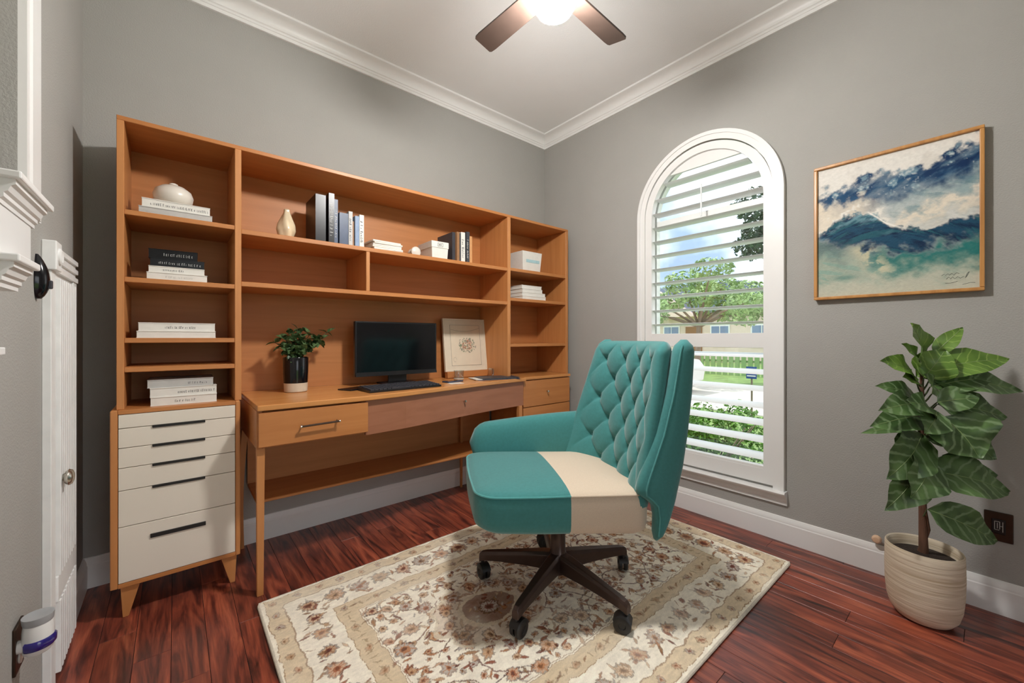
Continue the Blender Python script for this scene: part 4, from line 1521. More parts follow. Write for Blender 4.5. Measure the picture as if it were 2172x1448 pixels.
q = MB()
q.rings(inner, False, False, closed=False)
q.rings([r_[::-1] for r_ in outer], False, False, closed=False)
bk = q.build('backrest', M['teal'], chair, smooth=True, sharp=R(85))
# covered buttons
bt_me = None
for ia in range(-8, 9):
    for ib in range(-8, 9):
        y_ = (ia + ib) / 2 * TW
        z_ = 0.52 + (ia - ib) / 2 * TH
        v = (z_ - ZB) / (ZT_ - ZB)
        if abs(y_) > 0.80 * BW or v < 0.16 or v > 0.95:
            continue
        xx = bx0(z_) + wrap(y_, v) + 0.018
        if bt_me is None:
            o = MB().lathe([(0.0085, 0), (0.0085, 0.002), (0.006, 0.005), (0, 0.006)], (0, 0, 0), 12, 'x').build('button', M['teal'], bk, smooth=True)
            bt_me = o.data
        else:
            o = link('button', bt_me, bk)
        o.location = (xx, y_, z_)


# wings: rounded bolsters down both edges
def wing(side):
    rs = []
    n = 20
    N_ = 34
    zi = [0.33, 0.42, 0.47, 0.512, 0.56, 0.73, 0.88, 1.05, 1.082]
    xi = [-0.288, -0.288, -0.275, -0.212, -0.225, -0.295, -0.338, -0.372, -0.395]
    zo = [0.33, 0.36, 0.405, 0.485, 0.60, 0.73, 0.88, 1.05, 1.082]
    xo_ = [-0.300, -0.322, -0.345, -0.374, -0.403, -0.423, -0.440, -0.449, -0.43]
    for i in range(N_ + 1):
        t = i / N_
        z_ = 0.33 + (1.082 - 0.33) * t
        x1_, x0_ = float(np.interp(z_, zi, xi)), float(np.interp(z_, zo, xo_))
        if side < 0:
            x1_, x0_ = float(np.interp(z_, [0.33, 1.05, 1.082], [-0.27, -0.30, -0.33])), float(np.interp(z_, [0.33, 1.05, 1.082], [-0.30, -0.40, -0.38]))
        endf = 1.0
        if t > 0.95:
            endf = math.sqrt(max(0.0, 1 - ((t - 0.95) / 0.05) ** 2))
        if t < 0.05:
            endf = math.sqrt(max(0.0, 1 - ((0.05 - t) / 0.05) ** 2))
        endf = max(endf, 0.06)
        cxw, ax = (x0_ + x1_) / 2, (x1_ - x0_) / 2
        ay = 0.032
        yc = side * (BW + 0.006)
        ring = []
        for k in range(n):
            a = 2 * PI * k / n
            ca, sa = math.cos(a), math.sin(a)
            ring.append((cxw + ax * (0.5 + 0.5 * endf) * math.copysign(abs(ca) ** 0.75, ca), yc + ay * (0.35 + 0.65 * endf) * math.copysign(abs(sa) ** 0.75, sa), z_))
        rs.append(ring)
    w_ = MB().rings(rs).build('wing', M['teal'], chair, smooth=True, sharp=R(80))
    pts = [(r_[int(n * 0.16)] if side > 0 else r_[int(n * 0.84)]) for r_ in rs[1:-1]]
    MB().tube(pts, 0.0032, 6).build('piping', M['tealpipe'], w_, smooth=True)


wing(1)
wing(-1)

# far arm (the near side has none)
rs = []
n = 22
for i in range(25):
    t = i / 24
    x_ = -0.24 + 0.60 * t
    zt2 = 0.708 - 0.05 * t ** 1.5
    zb2 = 0.44
    endf = 1.0
    if t > 0.86:
        endf = math.sqrt(max(0.0, 1 - ((t - 0.86) / 0.14) ** 2))
    endf = max(endf, 0.05)
    zc2, az = (zt2 + zb2) / 2, (zt2 - zb2) / 2
    ring = []
    for k in range(n):
        a = 2 * PI * k / n
        ca, sa = math.cos(a), math.sin(a)
        ring.append((x_, -0.322 + 0.048 * (0.3 + 0.7 * endf) * math.copysign(abs(ca) ** 0.7, ca), zc2 + 0.02 * (1 - endf) + az * endf * math.copysign(abs(sa) ** 0.7, sa)))
    rs.append(ring)
MB().rings(rs).build('armrest', M['teal'], chair, smooth=True, sharp=R(80))

# pedestal
MB().lathe([(0.0, 0.07), (0.03, 0.07), (0.045, 0.08), (0.048, 0.13), (0.040, 0.155), (0.033, 0.165), (0.033, 0.27), (0.036, 0.275), (0.036, 0.33), (0.0, 0.33)], (0, 0, 0), 28).build('column', M['legmetal'], chair, smooth=True, sharp=R(50))
MB().box(-0.11, 0.11, -0.10, 0.10, 0.325, 0.352).build('swivel_plate', M['legmetal'], chair, bevel=0.006)
cst = None
for k in range(5):
    wa = 22 + 72 * k - 40 - CROT
    a = R(wa)
    u = Vector((math.cos(a), math.sin(a), 0))
    s = Vector((-math.sin(a), math.cos(a), 0))
    rs = []
    for (r_, zt3, zb3, w) in ((0.02, 0.162, 0.088, 0.056), (0.06, 0.160, 0.090, 0.056), (0.15, 0.148, 0.092, 0.048), (0.25, 0.133, 0.090, 0.041), (0.325, 0.122, 0.085, 0.036), (0.345, 0.117, 0.078, 0.030), (0.357, 0.108, 0.074, 0.028)):
        p = u * r_
        wt = w * 0.62
        rs.append([p + s * (w / 2) + Vector((0, 0, zb3)), p + s * (w / 2) + Vector((0, 0, zt3 - 0.012)), p + s * (wt / 2) + Vector((0, 0, zt3)),
                   p - s * (wt / 2) + Vector((0, 0, zt3)), p - s * (w / 2) + Vector((0, 0, zt3 - 0.012)), p - s * (w / 2) + Vector((0, 0, zb3))])
    lg = MB().rings(rs).build('base_leg', M['legmetal'], chair, bevel=0.002)
    q = MB()
    cw = R(wa + 60 + 37 * k)
    cu = Vector((math.cos(cw), math.sin(cw), 0))
    cs = Vector((-math.sin(cw), math.cos(cw), 0))
    p0 = u * 0.345
    q.tube([p0 + Vector((0, 0, 0.05)), p0 + Vector((0, 0, 0.085))], 0.008, 10)
    wc = p0 + cu * 0.012
    for sd in (-1, 1):
        rr_ = []
        for (off, rad) in ((0.004, 0.030), (0.007, 0.033), (0.018, 0.033), (0.022, 0.027), (0.022, 0.014), (0.019, 0.012)):
            rr_.append([wc + cs * (sd * off) + cu * (rad * math.cos(t)) + Vector((0, 0, 0.033 + rad * math.sin(t))) for t in [2 * PI * m2 / 22 for m2 in range(22)]])
        q.rings(rr_)
    # hood over the wheels
    hd_o = []
    for (off, rad) in ((-0.024, 0.030), (-0.02, 0.0365), (0.02, 0.0365), (0.024, 0.030)):
        hd_o.append([wc + cs * off + cu * (rad * math.cos(t)) + Vector((0, 0, 0.033 + rad * math.sin(t))) for t in [R(20 + 140 * m2 / 14) for m2 in range(15)]])
    q.rings(hd_o, False, False, closed=False)
    q.build('caster', M['caster'], lg, smooth=True, sharp=R(45))

# ================================================================ CEILING FAN
FX, FY = -1.497, -1.567
K = 0.85
fan = thing('ceiling_fan', 'ceiling fan with dark blades and a glowing white globe', 'ceiling fan', (FX, FY, H))
M['fandark'] = mat('dark_blade', lin(62, 50, 44), 0.4, var=0.1, scale=20)
M['fanmetal'] = mat('fan_bronze', lin(66, 58, 52), 0.35, metal=0.6, var=0.05)
M['globe'] = emit_mat('lit_globe', (1.0, 0.975, 0.945, 1), GLOBE_STRENGTH)


def fz(z):
    return -0.507 + K * (z + 0.285)


def fprof(p):
    return [(r_ * K, fz(z_)) for r_, z_ in p]


MB().lathe([(0.065, 0), (0.065, -0.012), (0.05, -0.05), (0.018, -0.06)], (0, 0, 0), 28).build('canopy', M['fanmetal'], fan, smooth=True)
MB().tube([(0, 0, -0.05), (0, 0, fz(-0.165))], 0.012, 12).build('downrod', M['fanmetal'], fan, smooth=True)
MB().lathe(fprof([(0.02, -0.16), (0.07, -0.175), (0.095, -0.20), (0.10, -0.26), (0.092, -0.295), (0.07, -0.310), (0.0, -0.310)]), (0, 0, 0), 32).build('motor_housing', M['fanmetal'], fan, smooth=True)
MB().lathe(fprof([(0.070, -0.310), (0.089, -0.320), (0.0935, -0.34), (0.089, -0.372), (0.073, -0.400), (0.046, -0.417), (0.0, -0.424)]), (0, 0, 0), 32).build('globe', M['globe'], fan, smooth=True)
for k in range(4):
    a = R(90 * k + 3)
    q = MB()
    pit = R(12)
    rs = []
    for (r_, w) in ((0.10, 0.085), (0.14, 0.10), (0.44, 0.112), (0.468, 0.108), (0.478, 0.094)):
        r_, w = r_ * K, w * K
        ring = []
        for (yy, zz) in ((-w / 2, -0.004), (w / 2, -0.004), (w / 2, 0.004), (-w / 2, 0.004)):
            y2, z2 = yy * math.cos(pit) - zz * math.sin(pit), yy * math.sin(pit) + zz * math.cos(pit)
            ring.append((r_ * math.cos(a) - y2 * math.sin(a), r_ * math.sin(a) + y2 * math.cos(a), fz(-0.285) + z2))
        rs.append(ring)
    q.rings(rs)
    bl = q.build('blade', M['fandark'], fan, bevel=0.001, seg=1)
    q = MB()
    q.tube([(0.06 * math.cos(a), 0.06 * math.sin(a), fz(-0.275)), (0.145 * math.cos(a), 0.145 * math.sin(a), fz(-0.275))], 0.010, 8)
    q.build('bracket', M['fanmetal'], bl, smooth=True)

# ================================================================ PAINTING
py0, py1, pz0, pz1 = -1.983, -2.548, 1.293, 1.962
pt = thing('painting', 'framed seascape painting of dark blue breaking waves on the right wall', 'painting', (0, (py0 + py1) / 2, pz0))
M['gilt'] = wood_mat('gilded_frame', lin(176, 120, 62), lin(206, 150, 84), 'Z', 0.35)
PWd, PHt = abs(py1 - py0), pz1 - pz0
fb = 0.014
for (y0, y1, z0, z1) in ((-PWd / 2, PWd / 2, PHt - fb, PHt), (-PWd / 2, PWd / 2, 0, fb), (-PWd / 2, -PWd / 2 + fb, fb, PHt - fb), (PWd / 2 - fb, PWd / 2, fb, PHt - fb)):
    MB().box(-0.036, -0.002, y0, y1, z0, z1).build('frame_bar', M['gilt'], pt, bevel=0.003)
CWd, CHt = PWd - 2 * fb + 0.004, PHt - 2 * fb + 0.004
dpx = 0.0022
cnx, cny = int(CWd / dpx), int(CHt / dpx)
ss, dd = np.meshgrid(np.linspace(0, 1, cnx), np.linspace(0, 1, cny))
shp2 = ss.shape


def sstep(a, b_, x):
    t = np.clip((x - a) / (b_ - a + 1e-9), 0, 1)
    return t * t * (3 - 2 * t)


def shear(cell, seed, k, o=4):
    """noise streaked along a slope"""
    base = fbm((cny * 2, cnx * 2), cell, seed, o)
    ii = np.clip((dd * cny + k * ss * cnx * 1.0 + cny * 0.45).astype(int), 0, cny * 2 - 1)
    jj = np.clip((ss * cnx + cnx * 0.3).astype(int), 0, cnx * 2 - 1)
    return base[ii, jj]


nA = shear((16, 40), 200, 0.45, 5)
nB = fbm(shp2, (16, 16), 210, 6)
nC = fbm(shp2, (44, 44), 220, 4)
nD = shear((9, 34), 230, -0.35, 5)
nF = fbm(shp2, (3, 4), 240, 2)
# streaks bent round the curl of the near wave
pr_, pa_ = np.hypot((ss - .42) * 0.85, dd - 1.0), np.arctan2(dd - 1.0, (ss - .42) * 0.85)
pbase = fbm((420, 420), (10, 24), 260, 5)
nP = pbase[np.clip((pr_ * 380).astype(int), 0, 419), np.clip(((pa_ + PI) / (2 * PI) * 400).astype(int), 0, 419)]
dw = dd + 0.08 * (nA - 0.5) + 0.17 * (nB - 0.5) + 0.05 * (nC - 0.5)


def I(xs_, ys_):
    return np.interp(ss, xs_, ys_)


U1 = I([0, .12, .25, .4, .5, .6, .75, .88, 1], [.20, .165, .12, .12, .095, .14, .125, .08, .05])
L1 = I([0, .25, .5, .75, 1], [.25, .31, .30, .25, .20])
U2 = I([0, .06, .12, .25, .36, .42, .5, .6, .7, .8, .9, 1], [.50, .45, .415, .375, .385, .43, .505, .55, .575, .555, .535, .525])
L2 = I([0, .25, .5, .75, 1], [.555, .63, .70, .70, .68])


def lay(col, mk):
    global img
    mk = np.clip(mk, 0, 1)
    img = img * (1 - mk[..., None]) + col * mk[..., None]


img = np.ones(shp2 + (3,)) * C3(228, 224, 216)
lay(C3(206, 200, 190), sstep(.5, .7, nC) * 0.5)
# grey-teal haze under the far wave
hz = sstep(0, .06, dw - U1) * (1 - sstep(-.14, .06, dw - U2))
lay(C3(136, 160, 164), hz * (0.30 + 0.75 * ss) * (0.45 + 0.8 * nA))
lay(C3(88, 128, 138), hz * sstep(.5, .68, nD) * (0.15 + 0.5 * ss))
# far wave
w1 = sstep(-.012, .05, dw - U1) * (1 - sstep(-.05, .12, dw - L1))
lay(C3(38, 82, 116), w1 * (0.45 + 1.1 * nA))
lay(C3(14, 44, 84), w1 * sstep(.42, .60, nA * .6 + nC * .4) * (0.45 + 0.6 * ss))
lay(C3(150, 180, 190), w1 * sstep(.54, .66, nB) * 0.55)
lay(C3(214, 216, 212), w1 * sstep(.60, .70, nB * .6 + nF * .4) * 0.5)
# cream foam at the left and a foam bank at the right
fm = sstep(.24, .31, dw) * (1 - sstep(-.03, .03, dw - U2)) * (1 - sstep(.26, .50, ss))
lay(C3(226, 214, 194), fm * (0.45 + 0.8 * nC))
dgl = I([0, .45, .57, .8, 1], [.56, .53, .50, .455, .40])
fm2 = np.exp(-((dw - dgl) / .05) ** 2) * sstep(.36, .6, ss)
lay(C3(226, 216, 198), fm2 * (0.6 + 0.8 * nB))
# near wave
w2 = sstep(-.012, .03, dw - U2) * (1 - sstep(-.05, .09, dw - L2))
lay(C3(28, 72, 98), w2)
lay(C3(10, 34, 66), w2 * sstep(.40, .58, nP * .6 + nD * .4) * 0.95)
lay(C3(48, 112, 122), w2 * sstep(.52, .64, nP) * 0.55)
lay(C3(130, 170, 180), w2 * sstep(.50, .62, nA) * (1 - sstep(.02, .13, dd - U2)) * (1 - sstep(.40, .55, ss)) * 0.85)
lay(C3(232, 228, 218), sstep(-.05, -.01, dw - U2) * (1 - sstep(-.002, .045, dw - U2)) * sstep(.42, .56, nB) * (1 - sstep(.45, .60, ss)))
crl = np.interp(ss, [.36, .42, .48, .56, .66], [.395, .445, .50, .54, .572])
lay(C3(238, 234, 226), np.exp(-((dd - crl) / .007) ** 2) * sstep(.35, .38, ss) * (1 - sstep(.52, .66, ss)) * (0.5 + nF))
# lower water
lw = sstep(-.03, .06, dw - L2)
lay(C3(40, 116, 112), lw * sstep(.15, .45, ss))
lay(C3(100, 124, 122), lw * (1 - sstep(.15, .45, ss)))
lo = sstep(.03, .22, dw - L2 - 0.05 * (ss - .4))
lay(C3(170, 180, 162), lo * 0.88)
lay(C3(104, 160, 150), lo * sstep(.5, .64, nD) * 0.45)
lay(C3(196, 194, 176), sstep(.80, .97, dw) * 0.85)
lay(C3(206, 198, 166), np.exp(-((ss - .36 - .8 * (dd - .72)) / .08) ** 2) * sstep(.60, .68, dd) * (1 - sstep(.80, .9, dd)) * sstep(.42, .56, nB) * 0.85)
lay(C3(44, 70, 84), np.exp(-((ss - .14) / .12) ** 2 - ((dd - .60) / .03) ** 2) * 0.6)
lay(C3(70, 130, 122), np.exp(-((ss - .2) / .09) ** 2 - ((dd - .86) / .022) ** 2) * (0.4 + nB) * 0.8)
img *= (0.92 + 0.16 * nF)[..., None]
img = np.clip(img, 0, 1)
co = np.stack([np.full(shp2, -0.0205) - 0.0006 * nF, (CWd / 2 - ss * CWd), (PHt / 2 + CHt / 2 - dd * CHt)], -1)
me = grid_mesh('canvas', co, cnx, cny, img)
me.materials.append(pattern_mat('oil_paint', 0.55, 0.25, 220))
cv = link('canvas', me, pt)
MB().box(-0.0195, -0.002, -PWd / 2 + 0.01, PWd / 2 - 0.01, 0.01, PHt - 0.01).build('stretcher', M['page'], pt)
# signature strokes
q = MB()
def sig(pts_):
    q.tube([(-0.0215, CWd / 2 - s_ * CWd, PHt / 2 + CHt / 2 - d_ * CHt) for s_, d_ in pts_], 0.0006, 4)
sig([(.80, .905), (.815, .895), (.822, .905), (.835, .893), (.842, .906), (.855, .894), (.865, .907), (.88, .892), (.895, .90)])
sig([(.825, .93), (.84, .915), (.848, .93), (.86, .916), (.87, .932), (.885, .918), (.90, .93), (.915, .92), (.925, .93), (.935, .90), (.945, .892), (.93, .925)])
sig([(.82, .955), (.85, .957), (.885, .948)])
sig([(.91, .972), (.95, .962), (.975, .965)])
q.build('signature', M['ink'], cv)

# ================================================================ WALL OUTLET
ol = thing('outlet_plate', 'dark bronze outlet plate on the right wall beside the plant', 'outlet', (0, -2.583, 0.288))
MB().box(-0.007, 0, -0.038, 0.038, 0, 0.116).build('plate', M['bronze'], ol, bevel=0.003)
so = MB().box(-0.0095, -0.007, -0.018, 0.018, 0.03, 0.088).build('socket', M['black'], ol, bevel=0.002)
q = MB()
for (y0, y1, z0, z1) in ((0.009, 0.011, 0.045, 0.08), (-0.002, 0.011, 0.045, 0.047), (-0.002, 0.011, 0.078, 0.08), (0.002, 0.004, 0.052, 0.074), (-0.004, -0.002, 0.05, 0.08), (-0.012, -0.010, 0.04, 0.08), (-0.012, -0.002, 0.061, 0.063)):
    q.box(-0.0101, -0.0095, y0, y1, z0, z1)
q.build('marking', M['inkpale'], so)

# ================================================================ FLOOR PLANT
PX, PY = -0.268, -2.392
gp = thing('potted_plant', 'tall leafy plant in a cream ribbed pot by the right wall', 'plant', (PX, PY, 0))
m_, nt, b = new_mat('cream_stoneware')
N, L = nt.nodes, nt.links
tc = N.new('ShaderNodeTexCoord')
mp = N.new('ShaderNodeMapping'); mp.inputs['Scale'].default_value = (4, 4, 110)
L.new(tc.outputs['Object'], mp.inputs['Vector'])
no = N.new('ShaderNodeTexNoise'); no.inputs['Scale'].default_value = 1.5; no.inputs['Detail'].default_value = 5
L.new(mp.outputs[0], no.inputs['Vector'])
rp = N.new('ShaderNodeValToRGB')
rp.color_ramp.elements[0].position = 0.3; rp.color_ramp.elements[0].color = lin(186, 166, 138)
rp.color_ramp.elements[1].position = 0.62; rp.color_ramp.elements[1].color = lin(220, 206, 184)
L.new(no.outputs['Fac'], rp.inputs['Fac'])
L.new(rp.outputs['Color'], b.inputs['Base Color'])
b.inputs['Roughness'].default_value = 0.85
bp = N.new('ShaderNodeBump'); bp.inputs['Strength'].default_value = 0.4; bp.inputs['Distance'].default_value = 0.004
L.new(no.outputs['Fac'], bp.inputs['Height']); L.new(bp.outputs[0], b.inputs['Normal'])
M['pot'] = m_
prof = [(0.0, 0.0), (0.062, 0.0), (0.082, 0.008), (0.098, 0.03), (0.107, 0.065), (0.112, 0.12), (0.1135, 0.19), (0.1125, 0.25), (0.112, 0.276), (0.109, 0.281), (0.104, 0.277), (0.102, 0.25), (0.1, 0.235)]
MB().lathe(prof, (0, 0, 0), 48).build('pot', M['pot'], gp, smooth=True, sharp=R(60))
MB().lathe([(0.101, 0.24), (0.06, 0.248), (0.02, 0.256), (0, 0.257)], (0, 0, 0), 32).build('soil', M['soil'], gp, smooth=True)
M['bark'] = mat('brown_bark', lin(98, 66, 48), 0.8, var=0.2, scale=40, bump=0.5, bscale=90, stretch=(1, 1, 0.25))
UR = Vector((0.766, -0.643, 0))     # across
UT = Vector((-0.64, -0.77, 0))      # towards the room
SCL = 0.00187
SX, SYP = 1955.0, 1157.0


def pp_(px, py, b_):
    """point on the plant: across, up, towards the room (metres)"""
    p = UR * ((px - SX) * SCL) + UT * b_
    return Vector((p.x, p.y, 0.28 - (py - SYP) * SCL))


q = MB()
q.tube([pp_(1956, 1176, 0), pp_(1952, 1120, .004), pp_(1955, 1050, -.003), pp_(1950, 980, .004), pp_(1953, 900, 0), pp_(1950, 830, .003), pp_(1952, 765, 0)], [0.015, 0.0125, 0.0115, 0.0105, 0.009, 0.007, 0.005], 10)
q.tube([pp_(1952, 1176, -.01), pp_(1960, 1120, .008), pp_(1949, 1050, .006), pp_(1955, 985, -.006), pp_(1950, 910, .006)], [0.009, 0.008, 0.007, 0.006, 0.004], 8)
q.tube([pp_(1946, 1040, 0), pp_(1932, 1012, .03), pp_(1920, 998, .03)], [0.004, 0.003, 0.0025], 6)
q.build('trunk', M['bark'], gp, smooth=True)
M['bleaf'] = leaf_mat('dracaena_leaf', lin(62, 88, 46), lin(98, 128, 74), lin(122, 146, 104), 24, 0.16)
M['bleaf2'] = leaf_mat('young_leaf', lin(84, 118, 44), lin(112, 146, 62), lin(140, 168, 84), 30, 0.05)
M['rib'] = mat('pale_midrib', lin(140, 160, 104), 0.5, var=0.05)
leaves = [
    # base px, base py, tip px, tip py, width px, base b, tip b, young
    (1946, 772, 1911, 687, 54, .0, .03, 1), (1976, 752, 2026, 696, 24, .0, .02, 1), (1938, 778, 1882, 730, 32, .01, .05, 1),
    (1928, 798, 1833, 765, 40, .01, .06, 1), (1952, 790, 2089, 762, 46, .0, .07, 1), (1962, 806, 2109, 827, 42, .01, .08, 0),
    (1930, 812, 1874, 797, 30, .02, .07, 1), (1940, 845, 1838, 818, 30, .0, .03, 0), (1938, 856, 1810, 862, 44, .02, .10, 0),
    (1944, 880, 1803, 896, 46, .02, .08, 0), (1984, 858, 2096, 882, 52, .0, .05, 0), (1962, 878, 1992, 952, 92, .06, .13, 0),
    (1990, 905, 2054, 962, 54, .02, .08, 0), (1935, 918, 1836, 1001, 66, .03, .08, 0), (1935, 978, 1837, 1066, 56, .02, .07, 0),
    (1938, 965, 1868, 1034, 62, .05, .11, 0), (1940, 990, 2081, 1027, 62, .04, .08, 0), (1980, 985, 2078, 1000, 44, .0, .05, 0),
    (1946, 1072, 2069, 1131, 52, .03, .06, 0), (1945, 800, 1978, 742, 52, .02, .04, 1), (1950, 802, 2045, 748, 40, -.02, .0, 1),
    (1942, 905, 1832, 922, 18, .0, -.02, 0), (1942, 870, 1858, 842, 40, .05, .11, 0), (1960, 925, 2046, 925, 46, -.02, .0, 0), (1940, 940, 1880, 960, 50, .0, .03, 0), (1958, 820, 2062, 800, 40, .02, .06, 0), (1948, 868, 1890, 905, 44, .06, .12, 0), (1945, 832, 1905, 790, 34, .05, .09, 0), (1955, 850, 2010, 838, 40, .05, .10, 0),
]
q = MB()
for i, (bx_, by_, tx, ty, wpx, b0, b1, yg) in enumerate(leaves):
    A, B = pp_(bx_, by_, b0), pp_(tx, ty, b1)
    d = B - A
    ln = d.length
    d.normalize()
    face = (UT * 0.75 + Vector((0, 0, 0.55 if ty < by_ + 40 else 0.35)) + UR * (-0.15 if tx > SX else 0.15))
    nrm = (face - d * face.dot(d)).normalized()
    side = nrm.cross(d).normalized()
    me = leaf_mesh('leaf', ln, wpx * SCL * 1.38, M['bleaf2'] if yg else M['bleaf'], 9, 0.0, 0.22, 0.72, 0.06)
    # gentle arch along the length
    for vtx in me.vertices:
        t = vtx.co.x / ln
        vtx.co.z += ln * 0.10 * math.sin(PI * t)
    o = link('leaf', me, gp)
    o.matrix_local = Matrix(((d.x, side.x, nrm.x, A.x), (d.y, side.y, nrm.y, A.y), (d.z, side.z, nrm.z, A.z), (0, 0, 0, 1)))
    rib = MB().tube([(ln * t, 0, ln * 0.10 * math.sin(PI * t) + 0.0006) for t in (0.0, 0.2, 0.4, 0.6, 0.8, 0.97)], [0.0016, 0.0015, 0.0013, 0.0011, 0.0008, 0.0004], 5).build('midrib', M['rib'], o)
    # petiole back to the trunk
    st = pp_(1952, min(by_ + 26, 1150), 0)
    MB().tube([st, st.lerp(A, 0.6) + Vector((0, 0, -0.004)), A], [0.0035, 0.003, 0.002], 6).build('petiole', M['stem'], gp, smooth=True)
# small pinkish shell-like knob on the baseboard behind the pot
dsp = thing('door_stop', 'small pale round door stop on the wall above the baseboard beside the cream pot', 'door stop', (0, -2.222, 0.165))
M['pinkish'] = mat('pale_peach_plastic', lin(224, 188, 156), 0.5, var=0.06)
MB().lathe([(0.011, 0), (0.011, -0.004), (0.005, -0.008), (0.005, -0.02)], (0, 0, 0), 16, 'x').build('stem', M['chrome'], dsp, smooth=True)
MB().lathe([(0.012, -0.018), (0.018, -0.024), (0.018, -0.034), (0.012, -0.042), (0, -0.044)], (0, 0, 0), 18, 'x').build('tip', M['pinkish'], dsp, smooth=True)

# ================================================================ OUTSIDE
GZ = -0.3
M['lawn'] = mat('lawn', lin(120, 146, 82), 0.95, var=0.25, scale=3.0, bump=0.6, bscale=60)
M['paving'] = mat('pale_paving', lin(206, 200, 190), 0.9, var=0.05, scale=8)
tag(MB().box(-30, 60, -40, 60, GZ - 0.1, GZ).build('ground', M['lawn']), 'green lawn outside the window', kind='structure')
tag(MB().box(5.5, 10.5, -30, 50, GZ, GZ + 0.02).build('street', M['paving']), 'pale street beyond the hedge', kind='structure')


def foliage(name, m, parent, blobs, n, size, seed, kind='stuff'):
    r_ = np.random.RandomState(seed)
    per = n
    cs_, rad = np.array([b_[:3] for b_ in blobs]), np.array([b_[3:6] for b_ in blobs])
    pick = r_.randint(len(blobs), size=per)
    dv = r_.normal(size=(per, 3))
    dv /= np.linalg.norm(dv, axis=1)[:, None]
    p = cs_[pick] + dv * rad[pick] * (0.55 + 0.5 * r_.rand(per)[:, None] ** 0.5)
    n3 = dv * 0.6 + r_.normal(size=(per, 3)) * 0.5 + np.array([0, 0, 0.4])
    n3 /= np.linalg.norm(n3, axis=1)[:, None]
    t = np.cross(n3, r_.normal(size=(per, 3)))
    t /= np.linalg.norm(t, axis=1)[:, None]
    b2 = np.cross(n3, t)
    sz = size * (0.6 + 0.8 * r_.rand(per))[:, None]
    v0, v1, v2, v3 = p - t * sz, p + b2 * sz * 0.45 + n3 * sz * 0.12, p + t * sz, p - b2 * sz * 0.45 + n3 * sz * 0.12
    co = np.stack([v0, v1, v2, v3], 1).reshape(-1, 3)
    me = bpy.data.meshes.new(name)
    me.from_pydata(co.tolist(), [], np.arange(per * 4).reshape(-1, 4).tolist())
    me.materials.append(m)
    o = link(name, me, parent)
    if kind:
        o['kind'] = kind
    return o


M['hleaf'] = mat('hedge_leaf', lin(104, 150, 54), 0.5, var=0.45, scale=7)
M['tleaf'] = mat('pale_tree_leaf', lin(150, 176, 116), 0.6, var=0.35, scale=2)
M['kleaf'] = mat('dark_tree_leaf', lin(52, 80, 56), 0.5, var=0.4, scale=5)
M['branch'] = mat('grey_branch', lin(140, 124, 108), 0.9, var=0.15, scale=12)
hr = random.Random(2)
hspots = [(1.35, -1.78, 0.64, 0.27, 'right-hand'), (1.45, -0.80, 0.62, 0.27, 'middle'), (1.60, 0.18, 0.55, 0.27, 'left-hand')]
for i, (hx_, hy_, hh, hr_, nm) in enumerate(hspots):
    hb = thing('shrub', 'bright green garden shrub below the window, %s one' % nm, 'shrub', (hx_, hy_, GZ), 0, 'shrubs under the window')
    blobs = []
    for k in range(16):
        blobs.append((hr.uniform(-0.4, 0.4), hr.uniform(-hr_, hr_), hr.uniform(0.2, hh), 0.2, 0.19, 0.2))
    foliage('foliage', M['hleaf'], hb, blobs, 5200, 0.026, 30 + i)
    q = MB()
    for k in range(9):
        a = hr.uniform(0, 6.28)
        q.tube([(0, 0, 0), (0.2 * math.cos(a), 0.2 * math.sin(a), 0.3), (0.36 * math.cos(a), 0.4 * math.sin(a), 0.3 + hh * 0.5)], [0.012, 0.009, 0.004], 5)
    q.build('stems', M['branch'], hb)


def tree(label, x, y, h_trunk, blobs, m, n, size, seed, lean=0.1):
    t = thing('tree', label, 'tree', (x, y, GZ))
    q = MB()
    q.tube([(0, 0, 0), (lean * 0.3, 0.0, h_trunk * 0.5), (lean, 0, h_trunk)], [0.11, 0.09, 0.07], 8)
    q.build('trunk', M['branch'], t, smooth=True)
    q = MB()
    for bl in blobs:
        c_ = Vector(bl[:3])
        s0 = Vector((lean, 0, h_trunk * 0.97))
        q.tube([s0, s0.lerp(c_, 0.5) + Vector((0, 0, 0.1)), c_], [0.045, 0.03, 0.012], 6)
    q.build('branches', M['branch'], t, smooth=True)
    foliage('foliage', m, t, blobs, n, size, seed)
    return t


tr_ = random.Random(8)
tree('pale green street tree with open branches seen through the shutters', 9.7, 3.2, 1.8,
     [(tr_.uniform(-1.2, 1.2), tr_.uniform(-1.7, 1.7), 2.0 + tr_.uniform(0, 1.3), 0.5, 0.55, 0.32) for _ in range(15)], M['tleaf'], 5200, 0.075, 61)
tree('dark green tree close to the window at its right side', 4.3, -0.75, 2.3,
     [(tr_.uniform(-0.5, 0.5), tr_.uniform(-0.5, 0.75), 2.75 + tr_.uniform(0, 0.85), 0.3, 0.32, 0.22) for _ in range(14)], M['kleaf'], 4200, 0.05, 62)
tree('distant rounded tree behind the pale house', 34.0, 19.0, 3.0,
     [(tr_.uniform(-2, 2), tr_.uniform(-2.5, 2.5), 4.0 + tr_.uniform(0, 1.8), 1.3, 1.3, 0.9) for _ in range(10)], M['tleaf'], 3600, 0.2, 63)

